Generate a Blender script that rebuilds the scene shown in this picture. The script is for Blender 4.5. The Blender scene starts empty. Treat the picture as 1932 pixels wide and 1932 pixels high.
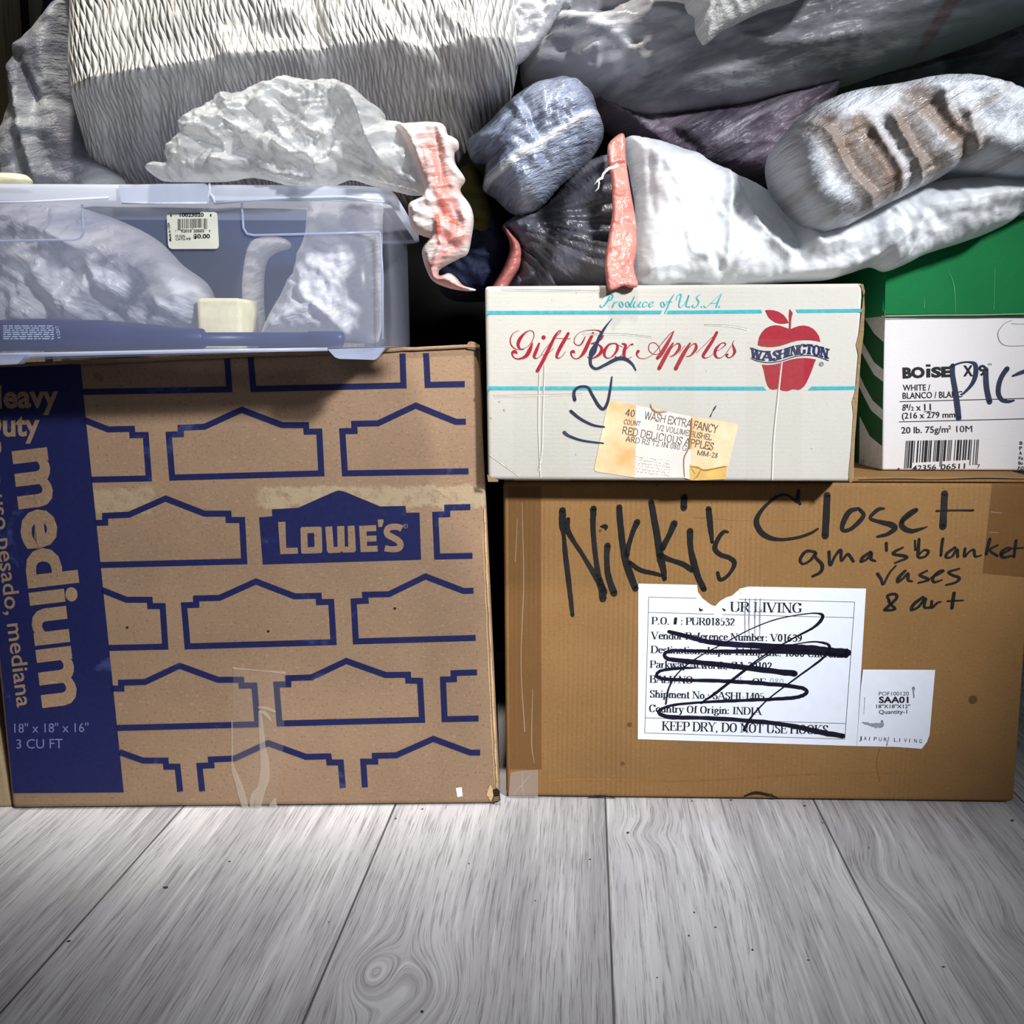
import bpy, bmesh, math, random
import numpy as np
from mathutils import Vector, Matrix
from mathutils.geometry import delaunay_2d_cdt

random.seed(4)
SC = bpy.context.scene
COL = SC.collection

# ------------------------------------------------------------------ camera
F = 1935.0                      # focal length in pixels of the 1932 frame
CX = CY = 966.0
PITCH = math.atan(306.0 / F)
CAMH = 0.405
CAM = Vector((0, 0, CAMH))
FWD = Vector((0, math.cos(PITCH), -math.sin(PITCH)))
UP = Vector((0, math.sin(PITCH), math.cos(PITCH)))

def ray(px, py):
    return Vector((1, 0, 0)) * ((px - CX) / F) + UP * (-(py - CY) / F) + FWD

def on_plane(px, py, P0, N):
    d = ray(px, py)
    return CAM + d * ((P0 - CAM).dot(N) / d.dot(N))

def on_floor(px, py):
    return on_plane(px, py, Vector((0, 0, 0)), Vector((0, 0, 1)))

def on_y(px, py, Y):
    return on_plane(px, py, Vector((0, Y, 0)), Vector((0, 1, 0)))

class Face:
    """a flat panel standing in the room; turns measured points into points on it"""
    def __init__(self, P0, N):
        self.P0 = Vector(P0); self.N = Vector(N).normalized()
    def p(self, px, py, off=0.0):
        return on_plane(px, py, self.P0 + self.N * off, self.N)
    def moved(self, d):
        return Face(self.P0 + self.N * d, self.N)

# ------------------------------------------------------------------ scene objects
def tag(o, label, cat, group=None, kind=None):
    o['label'] = label
    o['category'] = cat
    if group: o['group'] = group
    if kind: o['kind'] = kind
    return o

def thing(name, label, cat, mat, group=None):
    o = bpy.data.objects.new(name, None)
    COL.objects.link(o)
    o.empty_display_size = 0.05
    o.matrix_basis = mat
    return tag(o, label, cat, group)

def frame(origin, ex, ez=Vector((0, 0, 1))):
    ex = Vector(ex).normalized(); ez = Vector(ez).normalized()
    ey = ez.cross(ex).normalized(); ez = ex.cross(ey)
    m = Matrix((ex, ey, ez)).transposed().to_4x4()
    m.translation = origin
    return m

def root_matrix(o):
    m = Matrix.Identity(4)
    while o is not None:
        m = o.matrix_basis @ m
        o = o.parent
    return m

class MB:
    """collects shapes in world space and links them as ONE mesh object"""
    def __init__(self):
        self.v = []; self.f = []; self.mi = []; self.uv = []; self.sm = []
    def add(self, verts, faces, m=0, uvs=None, smooth=False):
        b = len(self.v)
        self.v += [Vector(x) for x in verts]
        self.uv += list(uvs) if uvs is not None else [(0, 0)] * len(verts)
        self.f += [tuple(b + i for i in f) for f in faces]
        self.mi += [m] * len(faces)
        self.sm += [smooth] * len(faces)
    def bm(self, bm, m=0, smooth=False):
        bm.verts.index_update()
        self.add([v.co.copy() for v in bm.verts], [[v.index for v in f.verts] for f in bm.faces], m, None, smooth)
        bm.free()
    def build(self, name, mats, parent=None, mat=None):
        if parent is not None:
            inv = root_matrix(parent).inverted()
        else:
            inv = (mat or Matrix.Identity(4)).inverted()
        me = bpy.data.meshes.new(name)
        me.from_pydata([inv @ v for v in self.v], [], self.f)
        for x in (mats if isinstance(mats, (list, tuple)) else [mats]):
            me.materials.append(x)
        me.polygons.foreach_set('material_index', self.mi)
        me.polygons.foreach_set('use_smooth', self.sm)
        uvl = me.uv_layers.new(name='UVMap')
        li = np.empty(len(me.loops), dtype=np.int32)
        me.loops.foreach_get('vertex_index', li)
        uva = np.array(self.uv, dtype=np.float32)[li]
        uvl.data.foreach_set('uv', uva.ravel())
        me.validate(); me.update()
        o = bpy.data.objects.new(name, me)
        COL.objects.link(o)
        if parent is not None: o.parent = parent
        elif mat is not None: o.matrix_basis = mat
        return o
    # ---- shapes
    def hexa(self, c, m=0, bevel=0.0, seg=2, cuts=0):
        """c: 8 corners, bottom four (front-left, front-right, back-right, back-left) then top four"""
        bm = bmesh.new()
        vs = [bm.verts.new(x) for x in c]
        for q in ((3, 2, 1, 0), (4, 5, 6, 7), (0, 1, 5, 4), (1, 2, 6, 5), (2, 3, 7, 6), (3, 0, 4, 7)):
            bm.faces.new([vs[i] for i in q])
        if bevel > 0:
            bmesh.ops.bevel(bm, geom=list(bm.edges), offset=bevel, segments=seg, profile=0.6, affect='EDGES')
        bmesh.ops.recalc_face_normals(bm, faces=list(bm.faces))
        self.bm(bm, m, bevel > 0)
    def tube(self, pts, r, m=0, n=8, closed=False):
        pts = [Vector(p) for p in pts]
        N = len(pts); vs = []; fs = []
        rr = r if isinstance(r, (list, tuple)) else [r] * N
        for i, p in enumerate(pts):
            a = pts[max(i - 1, 0)]; b = pts[min(i + 1, N - 1)]
            t = (b - a).normalized()
            u = t.cross(Vector((0.13, 0.31, 0.94))).normalized(); w = t.cross(u)
            for k in range(n):
                an = 2 * math.pi * k / n
                vs.append(p + (u * math.cos(an) + w * math.sin(an)) * rr[i])
        for i in range(N - 1):
            for k in range(n):
                fs.append((i * n + k, i * n + (k + 1) % n, (i + 1) * n + (k + 1) % n, (i + 1) * n + k))
        fs.append(tuple(range(n))[::-1]); fs.append(tuple((N - 1) * n + k for k in range(n)))
        self.add(vs, fs, m, None, True)
    def prism(self, front, vec, m=0):
        """outline polygon pushed back along vec (closed solid)"""
        n = len(front)
        vs = [Vector(p) for p in front] + [Vector(p) + vec for p in front]
        bm = bmesh.new()
        bv = [bm.verts.new(x) for x in vs]
        bm.faces.new(bv[:n]); bm.faces.new(bv[n:][::-1])
        for i in range(n):
            j = (i + 1) % n
            bm.faces.new((bv[i], bv[n + i], bv[n + j], bv[j]))
        bmesh.ops.triangulate(bm, faces=[f for f in bm.faces if len(f.verts) > 4])
        bmesh.ops.recalc_face_normals(bm, faces=list(bm.faces))
        self.bm(bm, m)

# ------------------------------------------------------------------ drawing on panels (ink, labels, tape)
LAY = 0.00012

def catmull(pts, n=6, closed=False):
    P = [np.array(p, float) for p in pts]
    if len(P) < 3: 
        out = []
        for i in range(len(P) - 1):
            for k in range(n): out.append(P[i] + (P[i + 1] - P[i]) * k / n)
        out.append(P[-1]); return out
    out = []
    N = len(P)
    rng = range(N) if closed else range(N - 1)
    for i in rng:
        p1 = P[i]; p2 = P[(i + 1) % N]
        p0 = P[i - 1] if (closed or i > 0) else 2 * p1 - p2
        p3 = P[(i + 2) % N] if (closed or i + 2 < N) else 2 * p2 - p1
        for k in range(n):
            t = k / n
            out.append(0.5 * ((2 * p1) + (-p0 + p2) * t + (2 * p0 - 5 * p1 + 4 * p2 - p3) * t * t + (-p0 + 3 * p1 - 3 * p2 + p3) * t ** 3))
    if not closed: out.append(P[-1])
    return out

class Ink:
    """draws marks lying on a panel into a mesh builder"""
    def __init__(self, mb, face):
        self.mb = mb; self.face = face
    def poly(self, pts, m, lay=1, holes=()):
        co = [Vector((p[0], p[1])) for p in pts]; edges = [(i, (i + 1) % len(pts)) for i in range(len(pts))]
        if not holes:
            r = delaunay_2d_cdt(co, edges, [], 1, 1e-6)
            V, T = r[0], r[2]
        else:
            for h in holes:
                b = len(co); co += [Vector((p[0], p[1])) for p in h]
                edges += [(b + i, b + (i + 1) % len(h)) for i in range(len(h))]
            r = delaunay_2d_cdt(co, edges, [], 0, 1e-6)
            V = r[0]; T = []
            for f in r[2]:
                c = sum((V[i] for i in f), Vector((0, 0))) / len(f)
                if inside(c.x, c.y, pts) and not any(inside(c.x, c.y, h) for h in holes): T.append(f)
        self.mb.add([self.face.p(v.x, v.y, LAY * lay) for v in V], T, m, [(v.x / 1000, v.y / 1000) for v in V])
    def line(self, pts, w, m, lay=1, closed=False):
        """constant width line with mitred corners"""
        P = [np.array(p, float) for p in pts]; N = len(P); L = []; R = []
        for i in range(N):
            if closed or 0 < i < N - 1:
                a = P[i] - P[i - 1]; b = P[(i + 1) % N] - P[i]
            elif i == 0: a = b = P[1] - P[0]
            else: a = b = P[-1] - P[-2]
            a = a / np.linalg.norm(a); b = b / np.linalg.norm(b)
            na = np.array((-a[1], a[0])); nb = np.array((-b[1], b[0]))
            mm = na + nb; mm = mm / np.linalg.norm(mm)
            s = w / 2 / max(0.35, mm.dot(na))
            L.append(P[i] + mm * s); R.append(P[i] - mm * s)
        V = L + R; T = []
        for i in range(N if closed else N - 1):
            j = (i + 1) % N
            T.append((i, j, N + j, N + i))
        self.mb.add([self.face.p(v[0], v[1], LAY * lay) for v in V], T, m, [(v[0] / 1000, v[1] / 1000) for v in V])
    def pen(self, pts, m, lay=1, sx=1.0, org=(0, 0), n=6, smooth=True, rough=0.0, cap=True, wk=1.0):
        """stroke of varying width: pts = (x, y, width)"""
        q = [(org[0] + p[0] / sx, org[1] + p[1] / sx, wk * p[2] / sx) for p in pts]
        C = catmull(q, n) if smooth else [np.array(p, float) for p in q]
        N = len(C); V = []; T = []
        for i in range(N):
            a = C[max(i - 1, 0)]; b = C[min(i + 1, N - 1)]
            d = b[:2] - a[:2]; l = np.linalg.norm(d); d = d / l if l > 1e-9 else np.array((1.0, 0))
            nn = np.array((-d[1], d[0])); w = max(C[i][2], 0.25) / 2
            w1 = w * (1 + rough * (random.random() - .5)); w2 = w * (1 + rough * (random.random() - .5))
            V.append(C[i][:2] + nn * w1); V.append(C[i][:2] - nn * w2)
        for i in range(N - 1): T.append((2 * i, 2 * i + 1, 2 * i + 3, 2 * i + 2))
        if cap:
            for i in (0, N - 1):
                self._disc(V, T, C[i][0], C[i][1], max(C[i][2], .25) / 2 * 0.96, 8)
        self.mb.add([self.face.p(v[0], v[1], LAY * lay) for v in V], T, m, [(v[0] / 1000, v[1] / 1000) for v in V])
    def _disc(self, V, T, x, y, r, k=12):
        b = len(V)
        for i in range(k):
            V.append(np.array((x + r * math.cos(2 * math.pi * i / k), y + r * math.sin(2 * math.pi * i / k))))
        T.append(tuple(range(b, b + k)))
    def disc(self, x, y, r, m, lay=1, k=16):
        V = []; T = []; self._disc(V, T, x, y, r, k)
        self.mb.add([self.face.p(v[0], v[1], LAY * lay) for v in V], T, m, [(v[0] / 1000, v[1] / 1000) for v in V])
    def ring(self, x, y, r, w, m, lay=1):
        self.line([(x + r * math.cos(a * math.pi / 9), y + r * math.sin(a * math.pi / 9)) for a in range(18)], w, m, lay, True)
    def text(self, s, p0, p1, H, m, lay=2, bold=0.0, shear=0.0, up=None):
        """plain sans lettering from p0 to p1 (measured points), capital height H"""
        V, T = sans(s, bold)
        if not V: return
        xs = [v[0] for v in V]; x0, x1 = min(xs), max(xs)
        d = np.array(p1, float) - np.array(p0, float); l = np.linalg.norm(d); e = d / l
        u = np.array((e[1], -e[0])) if up is None else np.array(up, float)
        out = []
        for v in V:
            t = (v[0] - x0) / (x1 - x0) * l + shear * v[1] * H
            out.append(np.array(p0, float) + e * t + u * v[1] * H)
        self.mb.add([self.face.p(v[0], v[1], LAY * lay) for v in out], T, m, [(v[0] / 1000, v[1] / 1000) for v in out])
    def serif(self, s, p0, p1, H, m, lay=2, thick=.15, thin=.05, ser=True, curve=None, rough=0.0):
        """book lettering built from pen strokes, fitted between p0 and p1"""
        x = 0.0; items = []
        for ch in s:
            if ch == ' ': x += .3; continue
            g = GLYPH.get(ch)
            if g is None: x += .3; continue
            for st in g[1]: items.append((x, st))
            x += g[0]
        tot = x - .06
        p0 = np.array(p0, float); p1 = np.array(p1, float)
        d = p1 - p0; l = np.linalg.norm(d); e = d / l; u = np.array((e[1], -e[0])); kx = l / tot
        def mp(X, Y):
            if curve is not None:
                return curve(X / tot, Y)
            return p0 + e * (X * kx) + u * (Y * H)
        V = []; T = []
        for ox, (kind, pts) in items:
            C = catmull(pts, 5, False) if kind == '~' else [np.array(p, float) for p in pts]
            N = len(C); b = len(V)
            if N == 1:
                self_pts = []
                q = mp(ox + C[0][0], C[0][1]); self._disc(V, T, q[0], q[1], thick * H * .55, 8); continue
            for i in range(N):
                a = C[max(i - 1, 0)]; c = C[min(i + 1, N - 1)]
                dd = (c - a); ll = max(np.linalg.norm(dd), 1e-9); dd = dd / ll
                w = thin + (thick - thin) * abs(dd[1]) ** 1.3
                if kind == '-': w = thin * 1.2
                nn = np.array((-dd[1], dd[0])) * w / 2
                V.append(mp(ox + C[i][0] + nn[0], C[i][1] + nn[1])); V.append(mp(ox + C[i][0] - nn[0], C[i][1] - nn[1]))
            for i in range(N - 1): T.append((b + 2 * i, b + 2 * i + 1, b + 2 * i + 3, b + 2 * i + 2))
            if ser and kind != '~':
                for A, B in ((C[0], C[1]), (C[-1], C[-2])):
                    if abs(A[1] - B[1]) > .3 and min(abs(A[1]), abs(A[1] - .66), abs(A[1] - 1), abs(A[1] + .27)) < .02:
                        hw = thick * .5 + .085; sgn = 1 if B[1] > A[1] else -1
                        b = len(V)
                        for X, Y in ((-hw, 0), (hw, 0), (hw, thin * 1.1 * sgn), (-hw, thin * 1.1 * sgn)):
                            V.append(mp(ox + A[0] + X, A[1] + Y))
                        T.append((b, b + 1, b + 2, b + 3))
        self.mb.add([self.face.p(v[0], v[1], LAY * lay) for v in V], T, m, [(v[0] / 1000, v[1] / 1000) for v in V])

def inside(x, y, poly):
    c = False; n = len(poly); j = n - 1
    for i in range(n):
        xi, yi = poly[i][0], poly[i][1]; xj, yj = poly[j][0], poly[j][1]
        if (yi > y) != (yj > y) and x < (xj - xi) * (y - yi) / (yj - yi) + xi: c = not c
        j = i
    return c

_caps = {}
def sans(s, bold=0.0):
    def mesh_of(t):
        cu = bpy.data.curves.new('lettering', 'FONT'); cu.body = t; cu.offset = bold; cu.resolution_u = 3
        ob = bpy.data.objects.new('lettering', cu); COL.objects.link(ob)
        dg = bpy.context.evaluated_depsgraph_get()
        me = bpy.data.meshes.new_from_object(ob.evaluated_get(dg))
        V = [(v.co.x, v.co.y) for v in me.vertices]; T = [tuple(p.vertices) for p in me.polygons]
        bpy.data.objects.remove(ob); bpy.data.curves.remove(cu); bpy.data.meshes.remove(me)
        return V, T
    if 'h' not in _caps:
        keep = bold; bold = 0.0
        V, T = mesh_of('H'); _caps['h'] = max(v[1] for v in V); bold = keep
    V, T = mesh_of(s); h = _caps['h']
    return [(v[0] / h, v[1] / h) for v in V], T

def _g(adv, spec):
    out = []
    for st in spec.split(';'):
        st = st.strip(); k = '|'
        if st[0] in '~-' and not (st[0] == '-' and st[1] == '.' and False):
            k = st[0]; st = st[1:]
        out.append((k, [tuple(float(z) for z in p.split(',')) for p in st.split()]))
    return (adv, out)
GLYPH = {k: _g(*v) for k, v in {
 'A': (.78, "-.02,0 .37,1;.37,1 .72,0;-.15,.35 .6,.35"),
 'B': (.7, ".12,0 .12,1;~.12,.98 .45,.96 .55,.78 .42,.55 .12,.53;~.12,.53 .5,.5 .62,.27 .48,.03 .12,.02"),
 'C': (.74, "~.64,.72 .5,.96 .3,.97 .12,.75 .09,.4 .2,.1 .42,.02 .64,.22;.64,.98 .64,.72"),
 'D': (.78, ".12,0 .12,1;~.12,.98 .45,.96 .67,.7 .67,.3 .45,.03 .12,.02"),
 'E': (.66, ".12,0 .12,1;.12,.97 .58,.97;.12,.52 .45,.52;.12,.03 .6,.03;-.58,.97 .58,.76;-.6,.03 .6,.26;-.45,.4 .45,.64"),
 'F': (.62, ".12,0 .12,1;.12,.97 .56,.97;.12,.52 .44,.52;-.56,.97 .56,.76;-.44,.4 .44,.64"),
 'G': (.8, "~.64,.75 .5,.96 .3,.97 .12,.75 .09,.4 .2,.1 .42,.02 .64,.12;.64,.42 .64,.08;.48,.42 .76,.42;.64,.98 .64,.74"),
 'H': (.84, ".12,0 .12,1;.7,0 .7,1;.12,.52 .7,.52"),
 'I': (.38, ".18,0 .18,1"),
 'J': (.48, ".32,1 .32,.3;~.32,.3 .26,.02 .1,.03 .05,.15"),
 'K': (.78, ".12,0 .12,1;-.12,.4 .62,1;.3,.57 .68,0"),
 'L': (.64, ".12,0 .12,1;.12,.03 .58,.03;-.58,.03 .58,.28"),
 'M': (.98, "-.1,0 .1,1;.1,1 .46,.05;-.46,.05 .82,1;.82,1 .82,0"),
 'N': (.82, "-.12,0 .12,1;.12,1 .68,0;-.68,0 .68,1"),
 'O': (.8, "~.38,.98 .16,.84 .1,.5 .16,.16 .38,.02 .6,.16 .66,.5 .6,.84 .38,.98"),
 'P': (.66, ".12,0 .12,1;~.12,.98 .48,.95 .58,.74 .48,.5 .12,.48"),
 'R': (.76, ".12,0 .12,1;~.12,.98 .48,.95 .57,.75 .46,.52 .12,.5;.34,.5 .68,0"),
 'S': (.6, "~.5,.78 .4,.96 .2,.95 .1,.76 .22,.58 .42,.44 .5,.24 .38,.04 .2,.04 .08,.24;-.5,.98 .5,.74;-.08,.02 .08,.28"),
 'T': (.7, ".33,0 .33,1;.04,.97 .62,.97;-.04,.97 .04,.74;-.62,.97 .62,.74"),
 'U': (.8, ".12,1 .12,.3;~.12,.34 .18,.06 .4,.02 .6,.12 .66,.36;-.66,.34 .66,1"),
 'V': (.78, ".05,1 .37,0;-.37,0 .7,1"),
 'W': (1.04, ".04,1 .28,0;-.28,0 .5,1;.5,1 .74,0;-.74,0 .96,1"),
 'X': (.78, ".06,1 .66,0;-.08,0 .64,1"),
 'Y': (.76, ".05,1 .36,.5;-.36,.5 .68,1;.36,.5 .36,0"),
 'Z': (.7, ".08,.97 .6,.97;-.6,.97 .08,.03;.08,.03 .62,.03"),
 'a': (.54, "~.1,.52 .2,.66 .38,.6 .4,.42;.4,.46 .4,.06;~.4,.4 .12,.3 .08,.12 .2,.02 .4,.14;-.4,.06 .5,.04"),
 'b': (.58, ".12,0 .12,1;~.12,.5 .3,.66 .48,.48 .48,.18 .3,.02 .12,.14"),
 'c': (.5, "~.42,.5 .3,.66 .12,.5 .1,.22 .22,.03 .44,.16"),
 'd': (.6, ".46,0 .46,1;~.46,.5 .3,.66 .11,.48 .11,.18 .28,.02 .46,.14"),
 'e': (.5, "~.1,.38 .42,.4 .36,.62 .2,.64 .1,.4 .14,.12 .28,.03 .44,.16"),
 'f': (.36, ".16,0 .16,.66;~.16,.66 .2,.96 .36,.92;.04,.63 .32,.63"),
 'g': (.54, "~.26,.66 .1,.45 .26,.26 .42,.45 .26,.66;~.16,.28 .1,.14 .4,.08 .44,-.14 .2,-.27 .06,-.12 .2,.04;-.38,.6 .52,.64"),
 'h': (.6, ".12,0 .12,1;~.12,.46 .3,.66 .46,.54;.46,.54 .46,0"),
 'i': (.3, ".14,0 .14,.66;.14,.9"),
 'j': (.3, ".16,.66 .16,-.1;.16,.9"),
 'k': (.58, ".12,0 .12,1;-.12,.3 .46,.66;.24,.4 .5,0"),
 'l': (.3, ".14,0 .14,1"),
 'm': (.88, ".12,0 .12,.66;~.12,.46 .28,.66 .42,.54;.42,.54 .42,0;~.42,.46 .58,.66 .74,.54;.74,.54 .74,0"),
 'n': (.6, ".12,0 .12,.66;~.12,.46 .3,.66 .46,.54;.46,.54 .46,0"),
 'o': (.54, "~.26,.66 .1,.5 .08,.32 .12,.12 .26,.02 .4,.12 .44,.32 .4,.52 .26,.66"),
 'p': (.6, ".12,-.27 .12,.66;~.12,.5 .32,.66 .49,.48 .49,.18 .3,.02 .12,.14"),
 'r': (.44, ".12,0 .12,.66;~.12,.42 .24,.62 .38,.6"),
 's': (.44, "~.36,.52 .26,.65 .1,.54 .14,.38 .34,.28 .36,.12 .22,.02 .06,.14"),
 't': (.36, ".16,.9 .16,.12;~.16,.14 .22,.02 .34,.1;.02,.63 .32,.63"),
 'u': (.6, ".12,.66 .12,.18;~.12,.2 .24,.02 .46,.16;.46,.66 .46,0"),
 'v': (.54, ".05,.66 .26,0;-.26,0 .48,.66"),
 'w': (.78, ".05,.66 .22,0;-.22,0 .37,.66;.37,.66 .54,0;-.54,0 .7,.66"),
 'x': (.54, ".05,.66 .46,0;-.06,0 .44,.66"),
 'y': (.54, ".05,.66 .27,.02;-.48,.66 .27,.02;~.27,.02 .16,-.24 .04,-.2"),
 '0': (.56, "~.26,.98 .12,.8 .08,.5 .12,.2 .26,.02 .4,.2 .44,.5 .4,.8 .26,.98"),
 '1': (.5, ".26,0 .26,1;-.26,1 .1,.86"),
 '2': (.56, "~.08,.76 .22,.98 .42,.86 .4,.62 .08,.05;.08,.05 .46,.05;-.46,.05 .48,.2"),
 '3': (.54, "~.08,.82 .24,.98 .4,.8 .2,.54;~.2,.54 .44,.46 .42,.12 .22,.01 .06,.14"),
 '4': (.56, ".36,0 .36,1;-.36,1 .04,.28;.04,.28 .48,.28"),
 '5': (.54, ".12,.96 .42,.96;-.12,.96 .1,.55;~.1,.55 .36,.58 .42,.3 .26,.02 .06,.12"),
 '6': (.56, "~.4,.98 .16,.76 .08,.35 .24,.02 .42,.28 .28,.54 .1,.4"),
 '7': (.54, ".08,.96 .46,.96;.46,.96 .2,0;-.08,.96 .08,.78"),
 '8': (.56, "~.26,.98 .1,.78 .26,.55 .44,.28 .26,.02 .08,.26 .26,.54 .41,.78 .26,.98"),
 '9': (.56, "~.42,.6 .26,.44 .1,.7 .26,.98 .43,.68 .34,.22 .1,.02"),
 '.': (.28, ".1,.05"), ',': (.28, ".1,.05;-.12,.05 .05,-.16"), ':': (.3, ".12,.08;.12,.56"),
 '-': (.4, ".05,.36 .3,.36"), '#': (.6, ".2,.02 .28,.98;.36,.02 .44,.98;.06,.64 .54,.64;.04,.34 .52,.34"),
 '/': (.44, "-.04,0 .36,1"), "'": (.24, "-.1,1 .1,.7"), '$': (.56, "~.46,.78 .26,.92 .1,.74 .42,.3 .26,.06 .06,.2;-.26,1.08 .26,-.1"),
}.items()}

# ------------------------------------------------------------------ noise (numpy)
def _hash(ix, iy, seed):
    h = (ix.astype(np.int64) * 374761393 + iy.astype(np.int64) * 668265263 + seed * 1442695041) & 0xFFFFFFFF
    h = ((h ^ (h >> 13)) * 1274126177) & 0xFFFFFFFF
    return ((h ^ (h >> 16)) & 0xFFFF) / 65535.0 * 2 * math.pi
def pnoise(x, y, seed=0):
    ix = np.floor(x); iy = np.floor(y); fx = x - ix; fy = y - iy
    u = fx * fx * fx * (fx * (fx * 6 - 15) + 10); v = fy * fy * fy * (fy * (fy * 6 - 15) + 10)
    def gr(a, b, dx, dy):
        t = _hash(ix + a, iy + b, seed); return np.cos(t) * dx + np.sin(t) * dy
    a = gr(0, 0, fx, fy); b = gr(1, 0, fx - 1, fy); c = gr(0, 1, fx, fy - 1); d = gr(1, 1, fx - 1, fy - 1)
    return (a + (b - a) * u) * (1 - v) + (c + (d - c) * u) * v
def poly_dist(X, Y, pts, closed=False):
    best = np.full(X.shape, 1e9); n = len(pts)
    for i in range(n if closed else n - 1):
        ax, ay = pts[i][0], pts[i][1]; bx, by = pts[(i + 1) % n][0], pts[(i + 1) % n][1]
        dx, dy = bx - ax, by - ay; L = dx * dx + dy * dy + 1e-9
        t = np.clip(((X - ax) * dx + (Y - ay) * dy) / L, 0, 1)
        best = np.minimum(best, np.hypot(X - ax - t * dx, Y - ay - t * dy))
    return best
def inside_np(X, Y, poly):
    c = np.zeros(X.shape, bool); n = len(poly); j = n - 1
    for i in range(n):
        xi, yi = poly[i][0], poly[i][1]; xj, yj = poly[j][0], poly[j][1]
        if yi != yj:
            c ^= ((yi > Y) != (yj > Y)) & (X < (xj - xi) * (Y - yi) / (yj - yi) + xi)
        j = i
    return c

def sc(pts, s, ox, oy):
    return [(ox + p[0] / s, oy + p[1] / s) + tuple(p[2:]) for p in pts]

def blob(name, outline, Y0, T, D, step, mat, parent=None, wr=(), creases=(), tints=(), back=None, lean=0.0, ymid=None,
         label=None, cat=None, group=None, power=2.0, gather=None, edge=10.0, swing=0.0, flat=False, shape=None):
    """a soft filled shape: outline in measured points at distance Y0, thickness T (m), rounding width D,
    folds (wr), single creases, tinted strips of film"""
    C = catmull(outline, 8, True)
    # resample the outline evenly
    L = [0]
    for i in range(len(C)): L.append(L[-1] + np.linalg.norm(C[(i + 1) % len(C)] - C[i]))
    n = max(12, int(L[-1] / (step * 1.0)))
    CC = np.array(C + [C[0]]); s = np.linspace(0, L[-1], n, endpoint=False)
    bx = np.interp(s, L, CC[:, 0]); by = np.interp(s, L, CC[:, 1])
    bd = list(zip(bx, by))
    x0, x1, y0, y1 = bx.min(), bx.max(), by.min(), by.max()
    rng = np.random.RandomState(len(outline) * 7 + int(abs(x0)) % 97)
    gx, gy = np.meshgrid(np.arange(x0, x1, step), np.arange(y0, y1, step * .87))
    gx = gx + (np.arange(gx.shape[0]) % 2)[:, None] * step * .5
    gx = gx + rng.uniform(-.18, .18, gx.shape) * step; gy = gy + rng.uniform(-.18, .18, gy.shape) * step
    gx = gx.ravel(); gy = gy.ravel()
    k = inside_np(gx, gy, bd); gx = gx[k]; gy = gy[k]
    d = poly_dist(gx, gy, bd, True); k = d > step * .6; gx = gx[k]; gy = gy[k]
    X = np.concatenate((bx, gx)); Y = np.concatenate((by, gy)); nb = len(bx)
    r = delaunay_2d_cdt([Vector((a, b)) for a, b in zip(X, Y)], [(i, (i + 1) % nb) for i in range(nb)], [], 1, 1e-4)
    V2 = r[0]; tris = r[2]
    X = np.array([v.x for v in V2]); Y = np.array([v.y for v in V2])
    used = np.zeros(len(X), bool)
    for t in tris:
        for i in t: used[i] = True
    d = poly_dist(X, Y, bd, True); onb = d < 1e-3
    q = np.clip(d / D, 0, 1)
    prof = (1 - (1 - q) ** power) ** (1 / power)
    disp = T * prof
    fade = np.clip(d / edge, 0, 1); fade = fade * fade * (3 - 2 * fade)
    for w in wr:
        amp, lu, lv, ang, kind = w[:5]; seed = w[5] if len(w) > 5 else 3
        if gather is not None and kind.endswith('g'):
            gxp, gyp = gather; dx = X - gxp; dy = Y - gyp
            rr = np.hypot(dx, dy) + 20; th = np.arctan2(dy, dx)
            u = th * lu; v = rr / lv
            wob = pnoise(X / 90, Y / 90, seed + 5) * .6
            nz = pnoise(u + wob, v, seed)
            a = amp * np.clip(rr / 60, 0, 1)
        else:
            c, s_ = math.cos(math.radians(ang)), math.sin(math.radians(ang))
            wx = pnoise(X / (lu * 3), Y / (lu * 3), seed + 11) * lv * .8
            u = (X * c + Y * s_ + 0 * wx) / lu; v = (-X * s_ + Y * c + wx) / lv
            nz = pnoise(u, v, seed); a = amp
        if kind[0] == 'f':                                        # crushed film: flat facets between sharp folds
            nz = 0
            for k in range(5):
                th = math.radians(ang + (0, 63, 128, 35, 98)[k]); lam = lu * (1, .8, .62, .45, .33)[k]
                wq = pnoise(X / (lam * 2.2) + k * 3.1, Y / (lam * 2.2), seed + k) * 1.5
                q_ = (X * math.cos(th) + Y * math.sin(th)) / lam + wq + seed * .37
                tri = np.abs((q_ % 1.0) - .5) * 4 - 1
                gate = np.clip(.55 + 1.6 * pnoise(X / (lam * 3) + 9 + k, Y / (lam * 3) + 2, seed + 20 + k), 0, 1)
                nz = nz + tri * gate * (1, .8, .6, .45, .3)[k]
        if kind[0] == 'r': nz = .45 - np.abs(nz) * 2.0            # sharp ridges
        elif kind[0] == 'v': nz = np.abs(nz) * 2.0 - .45          # sharp valleys
        elif kind[0] == 'c':                                      # crumple: facets
            w1 = pnoise(u * .9 + 5, v * .9 + 2, seed + 7); w2 = pnoise(u * .9 + 9, v * .9 + 4, seed + 8)
            n2 = pnoise((u + v * .5 + w1) * 1.7 + 7, (v - u * .4 + w2) * 1.7, seed + 1)
            nz = .45 - np.abs(pnoise(u + w1 * .8, v + w2 * .8, seed)) * 2 + .42 * (.45 - np.abs(n2) * 2) + .12 * (.45 - np.abs(pnoise(u * 3.7 + 3 + w1, v * 3.7, seed + 2)) * 2)
        disp = disp + a * nz * fade
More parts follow.
